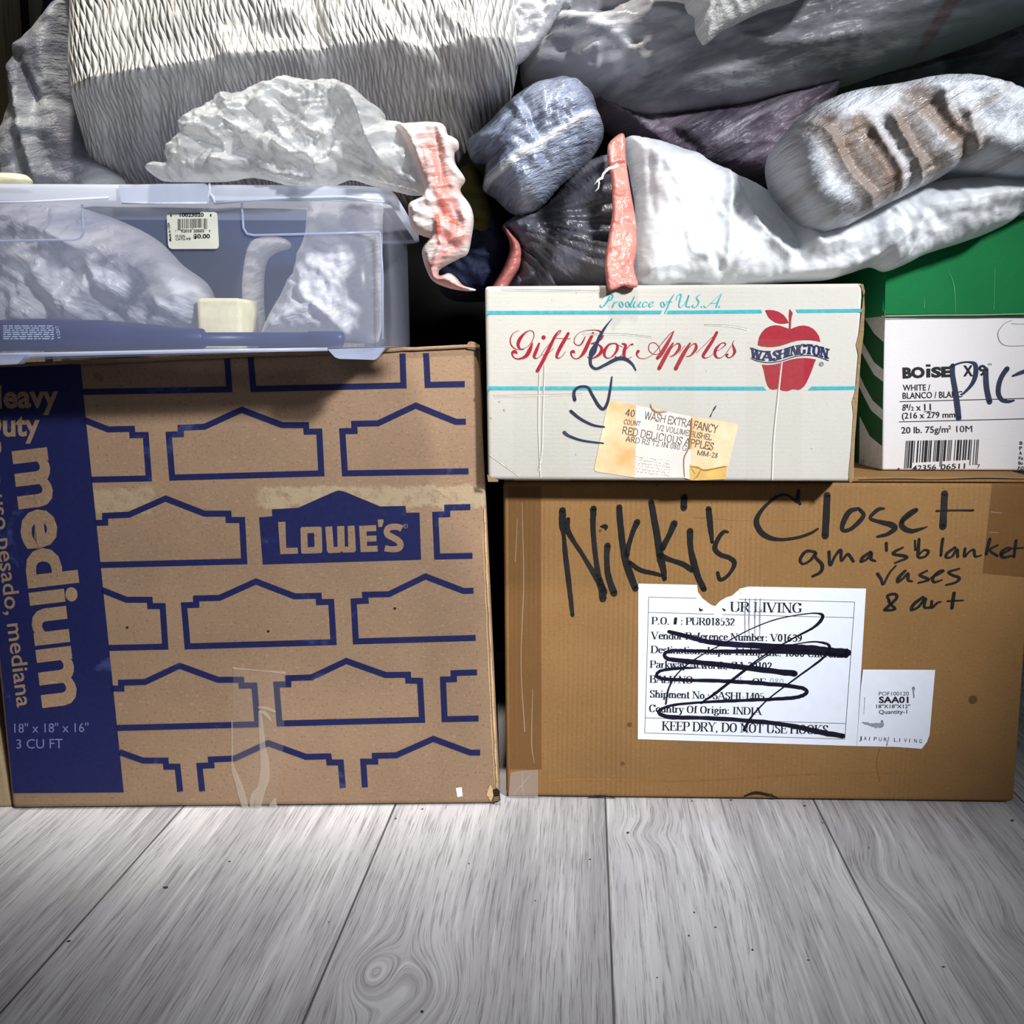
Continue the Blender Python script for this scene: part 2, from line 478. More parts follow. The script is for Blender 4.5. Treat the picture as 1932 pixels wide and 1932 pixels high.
    for c in creases:
        pts, wd, amp = c[:3]
        dd = poly_dist(X, Y, catmull(pts, 5))
        sh = c[3] if len(c) > 3 else 't'
        if sh == 't': f = np.clip(1 - dd / (wd * 1.6), 0, 1) ** 1.3
        else: f = np.exp(-(dd / wd) ** 2)
        disp = disp + amp * (.42 if wd < 14 else .7) * f * fade
    bT = T * .8 if back is None else back
    yy = Y0 + lean * (Y - (ymid if ymid is not None else Y.mean()))
    if shape is not None: yy = yy + shape(X, Y)
    col = np.zeros((len(X), 4), np.float32)
    for tt in tints:
        pts, wd, rgb, a = tt[:4]; sf = tt[4] if len(tt) > 4 else .35
        dd = poly_dist(X, Y, pts) if wd > 0 else np.where(inside_np(X, Y, pts), 0.0, 1e9)
        if wd > 0: f = np.clip((wd - dd) / (wd * sf), 0, 1) * a
        else: f = (dd < 1) * a
        f = f.astype(np.float32)
        col[:, :3] = col[:, :3] * (1 - f[:, None]) + np.array(rgb, np.float32) * f[:, None]
        col[:, 3] = col[:, 3] * (1 - f) + f
    col[:, :3] /= np.maximum(col[:, 3:4], 1e-4)
    front = np.zeros((len(X), 3)); bk = np.zeros((len(X), 3))
    for i in range(len(X)):
        p = on_y(X[i], Y[i], yy[i])
        front[i] = (p.x, p.y - disp[i], p.z)
        bk[i] = (p.x, p.y + bT * prof[i], p.z)
    idx = np.full(len(X), -1); vs = []; uv = []; cc = []
    for i in range(len(X)):
        if used[i]: idx[i] = len(vs); vs.append(front[i]); uv.append((X[i] / 1000, Y[i] / 1000)); cc.append(col[i])
    bidx = idx.copy()
    for i in range(len(X)):
        if used[i] and not onb[i]:
            bidx[i] = len(vs); vs.append(bk[i]); uv.append((X[i] / 1000, Y[i] / 1000)); cc.append(col[i])
    fs = []
    for t in tris:
        a, b, c = t
        fs.append((idx[a], idx[c], idx[b]))
        if not (onb[a] and onb[b] and onb[c]): fs.append((bidx[a], bidx[b], bidx[c]))
    mb = MB(); mb.add([Vector(v) for v in vs], [tuple(int(z) for z in f) for f in fs], 0, uv, True)
    if parent is None:
        P = np.array(vs); org = Vector((float(P[:, 0].mean()), float(P[:, 1].mean()), float(P[:, 2].min())))
        o = mb.build(name, mat, None, Matrix.Translation(org))
        if label: tag(o, label, cat, group)
    else:
        o = mb.build(name, mat, parent)
    at = o.data.color_attributes.new('tint', 'FLOAT_COLOR', 'POINT')
    at.data.foreach_set('color', np.array(cc, np.float32).ravel())
    return o
# ------------------------------------------------------------------ materials
class NT:
    def __init__(self, name):
        self.m = bpy.data.materials.new(name); self.m.use_nodes = True
        self.t = self.m.node_tree; self.t.nodes.clear()
        self.out = self.t.nodes.new('ShaderNodeOutputMaterial')
    def n(self, typ, props=None, **inp):
        nd = self.t.nodes.new('ShaderNode' + typ)
        for k, v in (props or {}).items(): setattr(nd, k, v)
        for k, v in inp.items():
            key = k.replace('_', ' ')
            s = nd.inputs[int(k[1:])] if (k[0] == 'i' and k[1:].isdigit()) else nd.inputs[key]
            self.set(s, v)
        return nd
    def set(self, s, v):
        if hasattr(v, 'is_output'): self.t.links.new(v, s)
        elif hasattr(v, 'outputs'): self.t.links.new(v.outputs[0], s)
        elif isinstance(v, tuple) and len(v) == 3 and s.type == 'RGBA': s.default_value = (*v, 1)
        else: s.default_value = v
    def math(self, op, a, b=0.0, c=None, clamp=False):
        nd = self.n('Math', {'operation': op, 'use_clamp': clamp}, i0=a, i1=b)
        if c is not None: self.set(nd.inputs[2], c)
        return nd.outputs[0]
    def mix(self, f, a, b, mode='MIX'):
        nd = self.n('Mix', {'data_type': 'RGBA', 'blend_type': mode, 'clamp_factor': True})
        self.set(nd.inputs[0], f); self.set(nd.inputs[6], a); self.set(nd.inputs[7], b)
        return nd.outputs[2]
    def mapr(self, v, a, b, c=0.0, d=1.0, smooth=False):
        nd = self.n('MapRange', {'interpolation_type': 'SMOOTHSTEP' if smooth else 'LINEAR', 'clamp': True}, i0=v, i1=a, i2=b, i3=c, i4=d)
        return nd.outputs[0]
    def noise(self, vec, scale, detail=3.0, rough=.55, dist=0.0, out=0):
        nd = self.n('TexNoise', None, Vector=vec, Scale=scale, Detail=detail, Roughness=rough, Distortion=dist)
        return nd.outputs[out]
    def coord(self, which='Object', scale=(1, 1, 1), rot=(0, 0, 0), loc=(0, 0, 0)):
        tc = self.n('TexCoord')
        mp = self.n('Mapping', None, Vector=tc.outputs[which], Scale=scale, Rotation=rot, Location=loc)
        return mp.outputs[0]
    def uv(self, scale=(1, 1, 1), ang=0.0):
        """mapping of the flat coordinates; ang turns the pattern (degrees), x runs along ang"""
        tc = self.n('TexCoord')
        r = self.n('Mapping', None, Vector=tc.outputs['UV'], Rotation=(0, 0, -math.radians(ang)))
        mp = self.n('Mapping', None, Vector=r.outputs[0], Scale=scale)
        return mp.outputs[0]
    def bump(self, h, strength=.3, dist=.002, normal=None):
        nd = self.n('Bump', None, Height=h, Strength=strength, Distance=dist)
        if normal is not None: self.set(nd.inputs['Normal'], normal)
        return nd.outputs[0]
    def bsdf(self, color, rough=.6, normal=None, spec=.4, **kw):
        nd = self.n('BsdfPrincipled')
        self.set(nd.inputs['Base Color'], color); self.set(nd.inputs['Roughness'], rough)
        self.set(nd.inputs['Specular IOR Level'], spec)
        if normal is not None: self.set(nd.inputs['Normal'], normal)
        for k, v in kw.items(): self.set(nd.inputs[k.replace('_', ' ')], v)
        return nd.outputs[0]
    def done(self, sh):
        self.t.links.new(sh, self.out.inputs[0]); return self.m

def srgb(r, g, b):
    f = lambda c: (c / 255 / 12.92) if c / 255 <= .04045 else ((c / 255 + .055) / 1.055) ** 2.4
    return (f(r), f(g), f(b))

def plain(name, color, rough=.6, spec=.3, noise=.0, nscale=60, bump=0.0):
    t = NT(name)
    c = color; nrm = None
    if noise > 0 or bump > 0:
        nz = t.noise(t.coord(), nscale, 4)
        if noise > 0:
            c = t.mix(t.mapr(nz, .3, .7), tuple(x * (1 - noise) for x in color), tuple(min(1, x * (1 + noise)) for x in color))
        if bump > 0: nrm = t.bump(nz, bump, .001)
    return t.done(t.bsdf(c, rough, nrm, spec))

def cardboard(name, col, flute=0.0, flute_w=.0042, dirt=.25, scuff=None, seed=0.0, fleck=.35, torn=None, horizontal=False):
    t = NT(name)
    co = t.coord(loc=(seed, seed, seed))
    big = t.noise(co, 7, 4, .6)
    fib = t.noise(t.coord(scale=(1, 1, 2.2), loc=(seed, 0, 0)), 240, 3, .65)
    spk = t.noise(co, 430, 3, .6)
    c = t.mix(t.mapr(big, .3, .72), tuple(x * (1 - dirt) for x in col), tuple(min(1, x * (1 + dirt * .55)) for x in col))
    c = t.mix(t.mapr(spk, .57, .67, 0, fleck), c, tuple(x * .35 for x in col))
    c = t.mix(t.mapr(fib, .57, .72, 0, fleck * .8), c, tuple(min(1, x * 1.75 + .03) for x in col))
    h = t.math('MULTIPLY', fib, .5)
    if flute > 0:
        sep = t.n('SeparateXYZ', None, Vector=t.coord())
        ax = sep.outputs[2] if horizontal else sep.outputs[0]
        wob = t.noise(t.coord(scale=(1, 1, .25) if not horizontal else (.25, 1, 1)), 22, 2)
        ph = t.math('ADD', t.math('MULTIPLY', ax, 2 * math.pi / flute_w), t.math('MULTIPLY', wob, 5.0))
        w = t.math('SINE', ph)
        wv = t.math('MULTIPLY', w, t.mapr(t.noise(t.coord(scale=(1, 1, .2)), 16, 2), .4, .65))
        h = t.math('ADD', h, t.math('MULTIPLY', wv, flute))
        c = t.mix(t.math('MULTIPLY', t.math('MULTIPLY_ADD', wv, .5, .5), .22 * min(1, flute)), c, tuple(x * .62 for x in col))
    nrm = t.bump(h, .25, .0008)
    if scuff:
        for (x0, x1, z0, z1, colr, amt) in scuff:
            sep = t.n('SeparateXYZ', None, Vector=t.coord())
            wob = t.math('MULTIPLY', t.math('SUBTRACT', t.noise(t.coord(), 55, 4, .7), .5), .022)
            zz = t.math('ADD', sep.outputs[2], wob); xx = t.math('ADD', sep.outputs[0], wob)
            mk = t.math('MULTIPLY', t.math('MULTIPLY', t.mapr(zz, z0, z0 + .003), t.mapr(zz, z1, z1 - .003)),
                        t.math('MULTIPLY', t.mapr(xx, x0, x0 + .006), t.mapr(xx, x1, x1 - .006)))
            mk = t.math('MULTIPLY', mk, t.mapr(t.noise(co, 80, 5, .7), .32, .5))
            c = t.mix(t.math('MULTIPLY', mk, amt), c, colr)
            hh = t.math('MULTIPLY', mk, t.noise(t.coord(scale=(.6, 1, 1.4)), 190, 4, .7))
            nrm = t.bump(hh, .45, .0012, nrm)
    return t.done(t.bsdf(c, .82, nrm, .15))

def ink(name, col, rub=0.0, rubcol=None, rough=.6, seed=0.0, thresh=(.56, .68)):
    t = NT(name)
    c = col
    nz = t.noise(t.coord(loc=(seed, 0, 0)), 260, 3, .6)
    c = t.mix(t.mapr(nz, .3, .7), tuple(x * .85 for x in col), tuple(min(1, x * 1.15) for x in col))
    if rub > 0:
        r = t.noise(t.coord(loc=(seed + .4, .2, .1)), 11, 6, .68, .5)
        c = t.mix(t.mapr(r, thresh[0], thresh[1], 0, rub), c, rubcol)
    return t.done(t.bsdf(c, rough, None, .25))

def film(name, base, inner=None, patch=None, quilt=None, streak=None, rough=.34, trans=.12, clear=0.0, spec=.5, coat=0.0, fine=.07):
    """thin plastic bag film.  inner/patch: colour of contents pressing through; quilt/streak: embossed pattern"""
    t = NT(name)
    c = base
    if inner is not None:
        sx, sy, ang, lo, hi = patch
        nz = t.noise(t.uv((sx, sy, 1), ang), 1.0, 5, .62, .35)
        c = t.mix(t.mapr(nz, lo, hi), base, inner)
    nrm = None
    if quilt:
        # embossed lattice of long leaf shaped pillows: spacing (uv units), long axis angle, half opening angle
        d, ang, half, st, dist = quilt
        wn = t.n('TexNoise', None, Vector=t.uv((1, 1, 1)), Scale=7.0, Detail=2.0).outputs[1]
        tc = t.n('TexCoord')
        warp = t.n('VectorMath', {'operation': 'MULTIPLY_ADD'}, i0=wn, i1=(.045, .03, 0))
        t.t.links.new(tc.outputs['UV'], warp.inputs[2])
        fam = []
        for s in (1, -1):
            aa = math.radians(ang + s * half); nx, ny = -math.sin(aa), math.cos(aa)
            dp = t.n('VectorMath', {'operation': 'DOT_PRODUCT'}, i0=warp.outputs[0], i1=(nx * math.pi / d, ny * math.pi / d, 0))
            fam.append(t.math('ABSOLUTE', t.math('SINE', dp.outputs['Value'])))
        h = t.math('POWER', t.math('MULTIPLY', fam[0], fam[1]), .55)
        h = t.math('MULTIPLY', h, t.mapr(t.noise(t.uv((26, 9, 1), ang - 90), 1.0, 3), .3, .6, .25, 1))
        nrm = t.bump(h, st, dist)
    if streak:
        for (sx, sy, ang, st, dist) in (streak if isinstance(streak, list) else [streak]):
            nz = t.noise(t.uv((sx, sy, 1), ang), 1.0, 4, .65, .2)
            rd = t.math('SUBTRACT', 1.0, t.math('ABSOLUTE', t.math('MULTIPLY_ADD', nz, 4.0, -2.0)))
            nrm = t.bump(rd, st, dist, nrm)
    if fine > 0:
        nrm = t.bump(t.noise(t.uv((70, 70, 1)), 1.0, 4, .6, .8), fine, .0012, nrm)
    at = t.n('Attribute', {'attribute_name': 'tint'})
    c = t.mix(at.outputs['Alpha'], c, at.outputs['Color'])
    sh = t.bsdf(c, rough, nrm, spec, Coat_Weight=coat, Coat_Roughness=.2)
    if trans > 0:
        tr = t.n('BsdfTranslucent', None, Color=c)
        if nrm is not None: t.set(tr.inputs['Normal'], nrm)
        mx = t.n('MixShader', None, Fac=trans); t.t.links.new(sh, mx.inputs[1]); t.t.links.new(tr.outputs[0], mx.inputs[2]); sh = mx.outputs[0]
    if clear > 0:
        tp = t.n('BsdfTransparent', None, Color=(.96, .97, 1.0))
        mx = t.n('MixShader', None, Fac=clear); t.t.links.new(sh, mx.inputs[1]); t.t.links.new(tp.outputs[0], mx.inputs[2]); sh = mx.outputs[0]
    return t.done(sh)

def clear_plastic(name, col, clear, rough=.2, haze=(.9, .93, 1.0), bump=0.0, tint=(1, 1, 1)):
    t = NT(name)
    nrm = t.bump(t.noise(t.coord(scale=(1, 1, 1)), 40, 3), bump, .002) if bump > 0 else None
    df = t.bsdf(col, rough, nrm, .5)
    tl = t.n('BsdfTranslucent', None, Color=col)
    m1 = t.n('MixShader', None, Fac=.4); t.t.links.new(df, m1.inputs[1]); t.t.links.new(tl.outputs[0], m1.inputs[2])
    tp = t.n('BsdfTransparent', None, Color=tint)
    m2 = t.n('MixShader', None, Fac=clear); t.t.links.new(m1.outputs[0], m2.inputs[1]); t.t.links.new(tp.outputs[0], m2.inputs[2])
    return t.done(m2.outputs[0])

def floor_mat(theta, u0, pw):
    """grey oak laminate: boards of width pw running along direction theta"""
    t = NT('grey_laminate')
    tc = t.n('TexCoord')
    mp = t.n('Mapping', {'vector_type': 'POINT'}, Vector=tc.outputs['Object'], Rotation=(0, 0, theta))
    sep = t.n('SeparateXYZ', None, Vector=mp.outputs[0])
    u = t.math('DIVIDE', t.math('SUBTRACT', sep.outputs[0], u0), pw)
    idx = t.math('FLOOR', u); fr = t.math('FRACT', u)
    rnd = t.n('TexWhiteNoise', {'noise_dimensions': '1D'}, W=idx).outputs[0]
    # knots bend the grain (board-fixed spots)
    ux = sep.outputs[0]; vy = sep.outputs[1]
    bend = None
    for (kx, ky, rx, ry, amp) in KNOTS:
        a = t.math('DIVIDE', t.math('SUBTRACT', ux, kx), rx); b = t.math('DIVIDE', t.math('SUBTRACT', vy, ky), ry)
        g = t.math('EXPONENT', t.math('MULTIPLY', t.math('ADD', t.math('MULTIPLY', a, a), t.math('MULTIPLY', b, b)), -1.0))
        g = t.math('MULTIPLY', g, amp)
        bend = g if bend is None else t.math('ADD', bend, g)
    wav = t.noise(t.n('CombineXYZ', None, X=t.math('MULTIPLY', ux, 5), Y=t.math('MULTIPLY', vy, .8), Z=t.math('MULTIPLY', rnd, 40)).outputs[0], 1.0, 2, .5)
    gx = t.math('ADD', t.math('ADD', ux, t.math('MULTIPLY', wav, .012)), bend)
    def grain(fu, fv, detail, z):
        v = t.n('CombineXYZ', None, X=t.math('MULTIPLY', gx, fu), Y=t.math('MULTIPLY', vy, fv), Z=t.math('MULTIPLY_ADD', rnd, 37.0, z)).outputs[0]
        return t.noise(v, 1.0, detail, .62)
    g1 = grain(18, 1.6, 4, 0); g2 = grain(230, 8, 4, 5); g3 = grain(620, 20, 3, 9)
    c = t.mix(t.mapr(g1, .3, .72), srgb(170, 169, 174), srgb(222, 221, 223))
    c = t.mix(t.mapr(g2, .52, .68, 0, .45), c, srgb(128, 125, 130))
    c = t.mix(t.mapr(g3, .54, .66, 0, .6), c, srgb(118, 115, 119))
    c = t.mix(t.mapr(g2, .34, .44, .38, 0), c, srgb(240, 240, 241))
    tone = t.math('MULTIPLY_ADD', rnd, .14, .93)
    c = t.mix(1.0, c, t.n('CombineColor', None, Red=tone, Green=tone, Blue=tone).outputs[0], 'MULTIPLY')
    kk = t.mapr(t.math('ABSOLUTE', bend), .004, .03, 0, .35)
    c = t.mix(t.math('MULTIPLY', kk, t.mapr(g2, .4, .6)), c, srgb(128, 124, 128))
    ed = t.math('MINIMUM', fr, t.math('SUBTRACT', 1.0, fr))
    seam = t.mapr(ed, .002, .0065, 1, 0)
    c = t.mix(t.math('MULTIPLY', seam, .85), c, srgb(40, 38, 40))
    stain = t.noise(t.coord(), 5, 5, .65)
    c = t.mix(t.mapr(stain, .55, .75, 0, .25), c, srgb(186, 176, 166))
    h = t.math('SUBTRACT', t.math('MULTIPLY', t.math('SUBTRACT', 1.0, t.mapr(g3, .5, .66)), .5), seam)
    nrm = t.bump(h, .35, .0012)
    return t.done(t.bsdf(c, t.mapr(g1, .3, .7, .42, .56), nrm, .35))
# ------------------------------------------------------------------ room
cam = bpy.data.cameras.new('camera'); cam.sensor_width = 36; cam.sensor_fit = 'HORIZONTAL'
cam.lens = 36 * F / 1932; cam.clip_start = .02
co = bpy.data.objects.new('camera', cam); COL.objects.link(co)
co.location = CAM; co.rotation_euler = (math.pi / 2 - PITCH, 0, 0)
SC.camera = co

THETA = math.atan((1110 - CX) / F * math.cos(PITCH))         # the boards run to the right of straight ahead
DIRV = Vector((math.sin(THETA), math.cos(THETA), 0)); DIRU = Vector((math.cos(THETA), -math.sin(THETA), 0))
PW = .189
U0 = on_floor(1150, 1720).dot(DIRU)
def uvf(px, py):
    p = on_floor(px, py); return p.dot(DIRU), p.dot(DIRV)
KNOTS = []
for (px, py, rx, ry, amp) in ((700, 1835, .016, .03, .03), (800, 1870, .028, .04, -.022), (1215, 1575, .03, .02, .008), (1655, 1650, .03, .05, .016),
                              (1400, 1690, .014, .09, -.008), (1900, 1760, .03, .05, .012)):
    a, b = uvf(px, py); KNOTS.append((a, b, rx, ry, amp))
m_floor = floor_mat(THETA, U0, PW)
mb = MB()
mb.add([(-1.3, -.6, 0), (1.6, -.6, 0), (1.6, 1.75, 0), (-1.3, 1.75, 0), (-1.3, -.6, -.05), (1.6, -.6, -.05), (1.6, 1.75, -.05), (-1.3, 1.75, -.05)],
       [(0, 1, 2, 3), (7, 6, 5, 4), (0, 4, 5, 1), (1, 5, 6, 2), (2, 6, 7, 3), (3, 7, 4, 0)])
o = mb.build('floor', m_floor); o['kind'] = 'structure'

t = NT('wall_board')
gw = t.noise(t.coord(scale=(9, 9, .7)), 5, 4, .6)
cw = t.mix(t.mapr(gw, .3, .7), srgb(150, 134, 110), srgb(196, 182, 156))
cw = t.mix(t.mapr(t.noise(t.coord(scale=(60, 60, 2.5)), 4, 3), .5, .66, 0, .5), cw, srgb(84, 74, 60))
m_wall = t.done(t.bsdf(cw, .6, t.bump(gw, .2, .002), .3))
m_trim = plain('trim_paint', srgb(150, 140, 122), .5, .3, .08, 30)
# left wall runs along the boards and meets the floor just left of the moving box
wl = on_floor(11, 1515.5)
def wl_at(s, z, off=0.0): return wl + DIRV * s - DIRU * off + Vector((0, 0, z))
WO = .165
mb = MB(); mb.hexa([wl_at(-.55, 0, WO), wl_at(.64, 0, WO), wl_at(.64, 0, WO + .06), wl_at(-.55, 0, WO + .06),
                    wl_at(-.55, 1.5, WO), wl_at(.64, 1.5, WO), wl_at(.64, 1.5, WO + .06), wl_at(-.55, 1.5, WO + .06)])
o = mb.build('wall_left', m_wall); o['kind'] = 'structure'
mb = MB(); mb.hexa([(-.75, 1.52, 0), (1.6, 1.52, 0), (1.6, 1.6, 0), (-.75, 1.6, 0), (-.75, 1.52, 1.5), (1.6, 1.52, 1.5), (1.6, 1.6, 1.5), (-.75, 1.6, 1.5)])
o = mb.build('wall_back', m_wall); o['kind'] = 'structure'

FW = Face(wl - DIRU * WO, DIRU)
mb = MB(); a = [FW.p(x, y, .0005) for x, y in ((79, 420), (101, 420))]
a0, a1 = Vector((a[0].x, a[0].y, .0)), Vector((a[1].x, a[1].y, .0))
mb.hexa([a0, a1, a1 + DIRU * .012, a0 + DIRU * .012, a0 + Vector((0, 0, 1.49)), a1 + Vector((0, 0, 1.49)), a1 + DIRU * .012 + Vector((0, 0, 1.49)), a0 + DIRU * .012 + Vector((0, 0, 1.49))], 0, .002)
o = mb.build('trim_1', m_trim); o['kind'] = 'structure'
mb = MB(); a = [FW.p(x, y, .0005) for x, y in ((67, 420), (79, 420))]
a0, a1 = Vector((a[0].x, a[0].y, .0)), Vector((a[1].x, a[1].y, .0))
mb.hexa([a0, a1, a1 + DIRU * .002, a0 + DIRU * .002, a0 + Vector((0, 0, 1.49)), a1 + Vector((0, 0, 1.49)), a1 + DIRU * .002 + Vector((0, 0, 1.49)), a0 + DIRU * .002 + Vector((0, 0, 1.49))])
o = mb.build('trim_2', plain('joint_shadow_gap', srgb(40, 34, 28), .8)); o['kind'] = 'structure'

# ------------------------------------------------------------------ moving box with the blue house pattern
A0 = on_floor(22, 1529); A1 = on_floor(944, 1519.5)
exA = (A1 - A0).normalized(); nA = Vector((exA.y, -exA.x, 0)); FA = Face(A0, nA)
TLa = FA.p(-62, 690); TRa = FA.p(903, 653); BLa = FA.p(22, 1526); BRa = FA.p(944, 1517)
DEP = -nA * .44
# plain tan box squeezed between the left wall and the moving box
tb = A0 - exA * .0025 - nA * .006
q = [tb, tb - nA * .36, tb - nA * .36 - exA * .085, tb - exA * .085]
mb = MB()
mb.hexa(q + [p + Vector((0, 0, .30)) - exA * .034 for p in q], 0, .003, 2)
tan = thing('cardboard_box', 'plain tan cardboard box at the left edge, squeezed beside the blue printed moving box', 'box', frame(tb - exA * .085, exA))
mb.build('body', cardboard('plain_tan_board', srgb(140, 122, 96), .3, dirt=.2, seed=14), tan)

kraft_a = srgb(137, 112, 90)
m_kraft_a = cardboard('kraft_moving_box', kraft_a, 0, dirt=.2, fleck=.5,
                      scuff=[(.225, .44, .270, .291, srgb(156, 140, 114), .8), (.078, .142, .266, .290, srgb(158, 144, 118), .55)])
m_blue = ink('blue_print', srgb(19, 24, 68), .7, srgb(52, 64, 108), seed=1.3, thresh=(.6, .66))
m_bluegrey = ink('faint_print', srgb(100, 104, 142))
m_white = plain('white_scuff', srgb(225, 225, 225), .7)
m_edge = cardboard('torn_edge', srgb(190, 158, 118), 0, dirt=.35, fleck=.5)
m_shadowhole = plain('flute_gap', srgb(28, 22, 16), .9)
box_a = thing('moving_box', 'brown moving box printed with blue house outlines, under the clear plastic bin', 'box', frame(A0, exA))
mb = MB()
mb.hexa([BLa, BRa, BRa + DEP, BLa + DEP, TLa, TRa, TRa + DEP, TLa + DEP], 0, .005, 3)
ik = Ink(mb, FA.moved(.0002))
B, K, G_ = 1, 0, 2
LW = 11.2
ik.poly([(-52, 687), (151, 682), (233.5, 1495), (24.5, 1496.5)], B, 1)
for pts, cl in (
    ([(152, 739.5), (432.5, 734.5), (428.5, 674)], 0), ([(473, 674), (478, 734), (761.5, 727), (759.5, 667)], 0), ([(804, 666), (807, 726), (877, 724.5)], 0),
    ([(158, 792), (204, 810), (249, 809), (250, 821), (275, 820.5), (281, 902.5), (172, 905)], 0),
    ([(325, 901), (318.5, 820), (341.5, 819), (341, 807), (386, 805), (456, 773), (532.5, 802), (577.5, 802), (578.5, 814.5), (602.5, 814), (606.5, 893)], 1),
    ([(879, 795.5), (860, 795.5), (784.5, 765), (713.5, 798.5), (668.5, 799.5), (669, 813), (646, 813.5), (651, 893), (884, 889)], 0),
    ([(180, 986.5), (198.5, 986), (198.5, 973), (243.5, 971), (312.5, 940.5), (386, 969), (431, 969), (431.5, 981), (457, 981), (461, 1059), (189, 1066)], 0),
    ([(887.5, 956.5), (844, 957.5), (844, 970), (821.5, 971), (825, 1050), (891.5, 1048.5)], 0),
    ([(192, 1113), (239, 1131.5), (282.5, 1131.5), (283.5, 1143.5), (307, 1143.5), (312, 1220), (204, 1222.5)], 0),
    ([(354, 1219.5), (347.5, 1142), (370.5, 1141), (370, 1129), (414, 1128), (483, 1097), (556, 1125), (601.5, 1124), (602, 1136), (625, 1135.5), (629.5, 1211.5)], 1),
    ([(893.5, 1114.5), (875, 1115), (803, 1087.5), (734, 1121), (689, 1122), (690, 1133.5), (667.5, 1134.5), (671.5, 1210), (897.5, 1203.5)], 0),
    ([(210.5, 1299), (229, 1299), (228.5, 1288), (274, 1286.5), (339, 1256), (411.5, 1282.5), (455, 1282.5), (456, 1293.5), (480, 1293.5), (486, 1366.5), (220, 1373.5)], 0),
    ([(527.5, 1365), (521.5, 1291.5), (544, 1291), (543.5, 1279.5), (587.5, 1278), (653.5, 1247), (727.5, 1273.5), (770, 1273), (770.5, 1284), (792.5, 1284.5), (796.5, 1358)], 1),
    ([(900, 1268.5), (856, 1270), (856.5, 1281.5), (836, 1282), (839, 1357), (903, 1355.5)], 0),
    ([(225.5, 1419), (270, 1435), (312.5, 1435), (313.5, 1446.5), (335, 1446.5), (340, 1493.5)], 0),
    ([(381.5, 1493), (376.5, 1445), (399, 1444), (398, 1433), (442.5, 1431), (506, 1402), (577.5, 1428), (620, 1427), (621.5, 1438.5), (643, 1438.5), (647, 1486.5)], 0),
    ([(906, 1420), (887.5, 1420), (817.5, 1394), (747.5, 1425), (707.5, 1426), (708, 1437), (685.5, 1437), (688.5, 1485.5)], 0)):
    ik.line(pts, LW, B, 1, bool(cl))
ik.poly([(489, 976), (514, 974), (513, 961), (562.5, 958), (627.5, 929), (634, 926.5), (640, 925.5), (646, 926.5), (652.5, 928.5), (717.5, 955.5), (765, 954.5), (766.5, 967.5), (791.5, 967), (794.5, 1056), (496, 1065)], B, 1)
def lw(pts): return sc(pts, 3.943, 470, 900)
ik.poly(lw([(215, 335), (270, 332), (276, 528), (362, 525), (364, 570), (232, 574)]), K, 2)
ik.poly(lw([(382, 385), (386, 376), (395, 372), (525, 369), (535, 372), (540, 382), (545, 550), (541, 561), (532, 566), (400, 571), (391, 567), (387, 558)]), K, 2,
        holes=[lw([(433, 418), (483, 415), (487, 520), (437, 523)])])
ik.poly(lw([(566, 370), (618, 367), (630, 520), (658, 519), (655, 366), (708, 364), (712, 518), (738, 517), (733, 364), (784, 361), (795, 545), (783, 560), (700, 562), (688, 552), (676, 563), (592, 566), (580, 553)]), K, 2)
ik.poly(lw([(818, 363), (945, 358), (946, 402), (873, 405), (874, 438), (947, 435), (948, 478), (876, 481), (877, 513), (955, 511), (957, 555), (830, 559)]), K, 2)
ik.poly(lw([(957, 316), (999, 314), (1000, 332), (990, 370), (962, 372)]), K, 2)
ik.pen([(1136, 385, 50), (1112, 373, 47), (1075, 370, 46), (1040, 378, 46), (1024, 402, 46), (1034, 430, 48), (1070, 450, 48), (1110, 474, 48), (1127, 504, 46), (1112, 530, 46), (1075, 538, 44), (1040, 535, 44), (1009, 530, 46)], K, 2, 3.943, (470, 900), cap=False)
ik.ring(*lw([(1163, 365)])[0][:2], 4.0, .9, K, 2); ik.text('R', lw([(1157, 372)])[0], lw([(1169, 371)])[0], 3.6, K, 2)
# lettering on the band
ik.text('Heavy', (-33, 769.5), (110.5, 767), 41, K, 2, .03)
ik.text('Duty', (-34, 823), (75.5, 821), 41, K, 2, .03)
ik.text('medium', (26.5, 851), (84.5, 1335.5), 88, K, 2, .036)
ik.text('Para uso pesado, mediana', (-28, 838), (32.5, 1335), 29, K, 2, .01)
ik.text('18" x 18" x 16"', (27, 1382.5), (167, 1381), 17, G_, 2)
ik.text('3 CU FT', (31, 1412.5), (118.5, 1411.5), 17.5, G_, 2)
ik.poly([(860, 1487), (871, 1485), (873, 1502), (863, 1504)], 3, 2)
ik.pen([(914, 960, 2), (918, 1060, 3), (923, 1160, 2.5), (929, 1290, 3), (934, 1400, 3), (938, 1485, 3)], 4, 1, rough=1.2)
ik.pen([(910, 1000, 1), (917, 1150, 1.6), (925, 1330, 1.6), (933, 1480, 1)], 4, 1, rough=1.2)
# pencil-dark smudges, torn lower right corner
for x, y, r in ((182, 708, 6), (190, 714, 5), (183, 765, 3), (240, 1184, 2.5), (506, 1191, 2.4), (745, 1148, 2.4)): ik.disc(x, y, r, 5 if r < 3 else 6, 1)
ik.poly([(920, 1492), (925, 1480), (929, 1488), (931, 1502), (926, 1512), (918, 1500)], 4, 3)
ik.poly([(930, 1490), (937, 1487), (943, 1492), (944, 1510), (938, 1514), (930, 1512)], 5, 2)
for k in range(3): ik.line([(931, 1505 + k * 3), (942, 1503 + k * 3)], .9, 4, 3)
m_smudge = plain('oil_smudge', srgb(112, 90, 62), .7)
mb.build('body', [m_kraft_a, m_blue, m_bluegrey, m_white, m_edge, m_shadowhole, m_smudge], box_a)
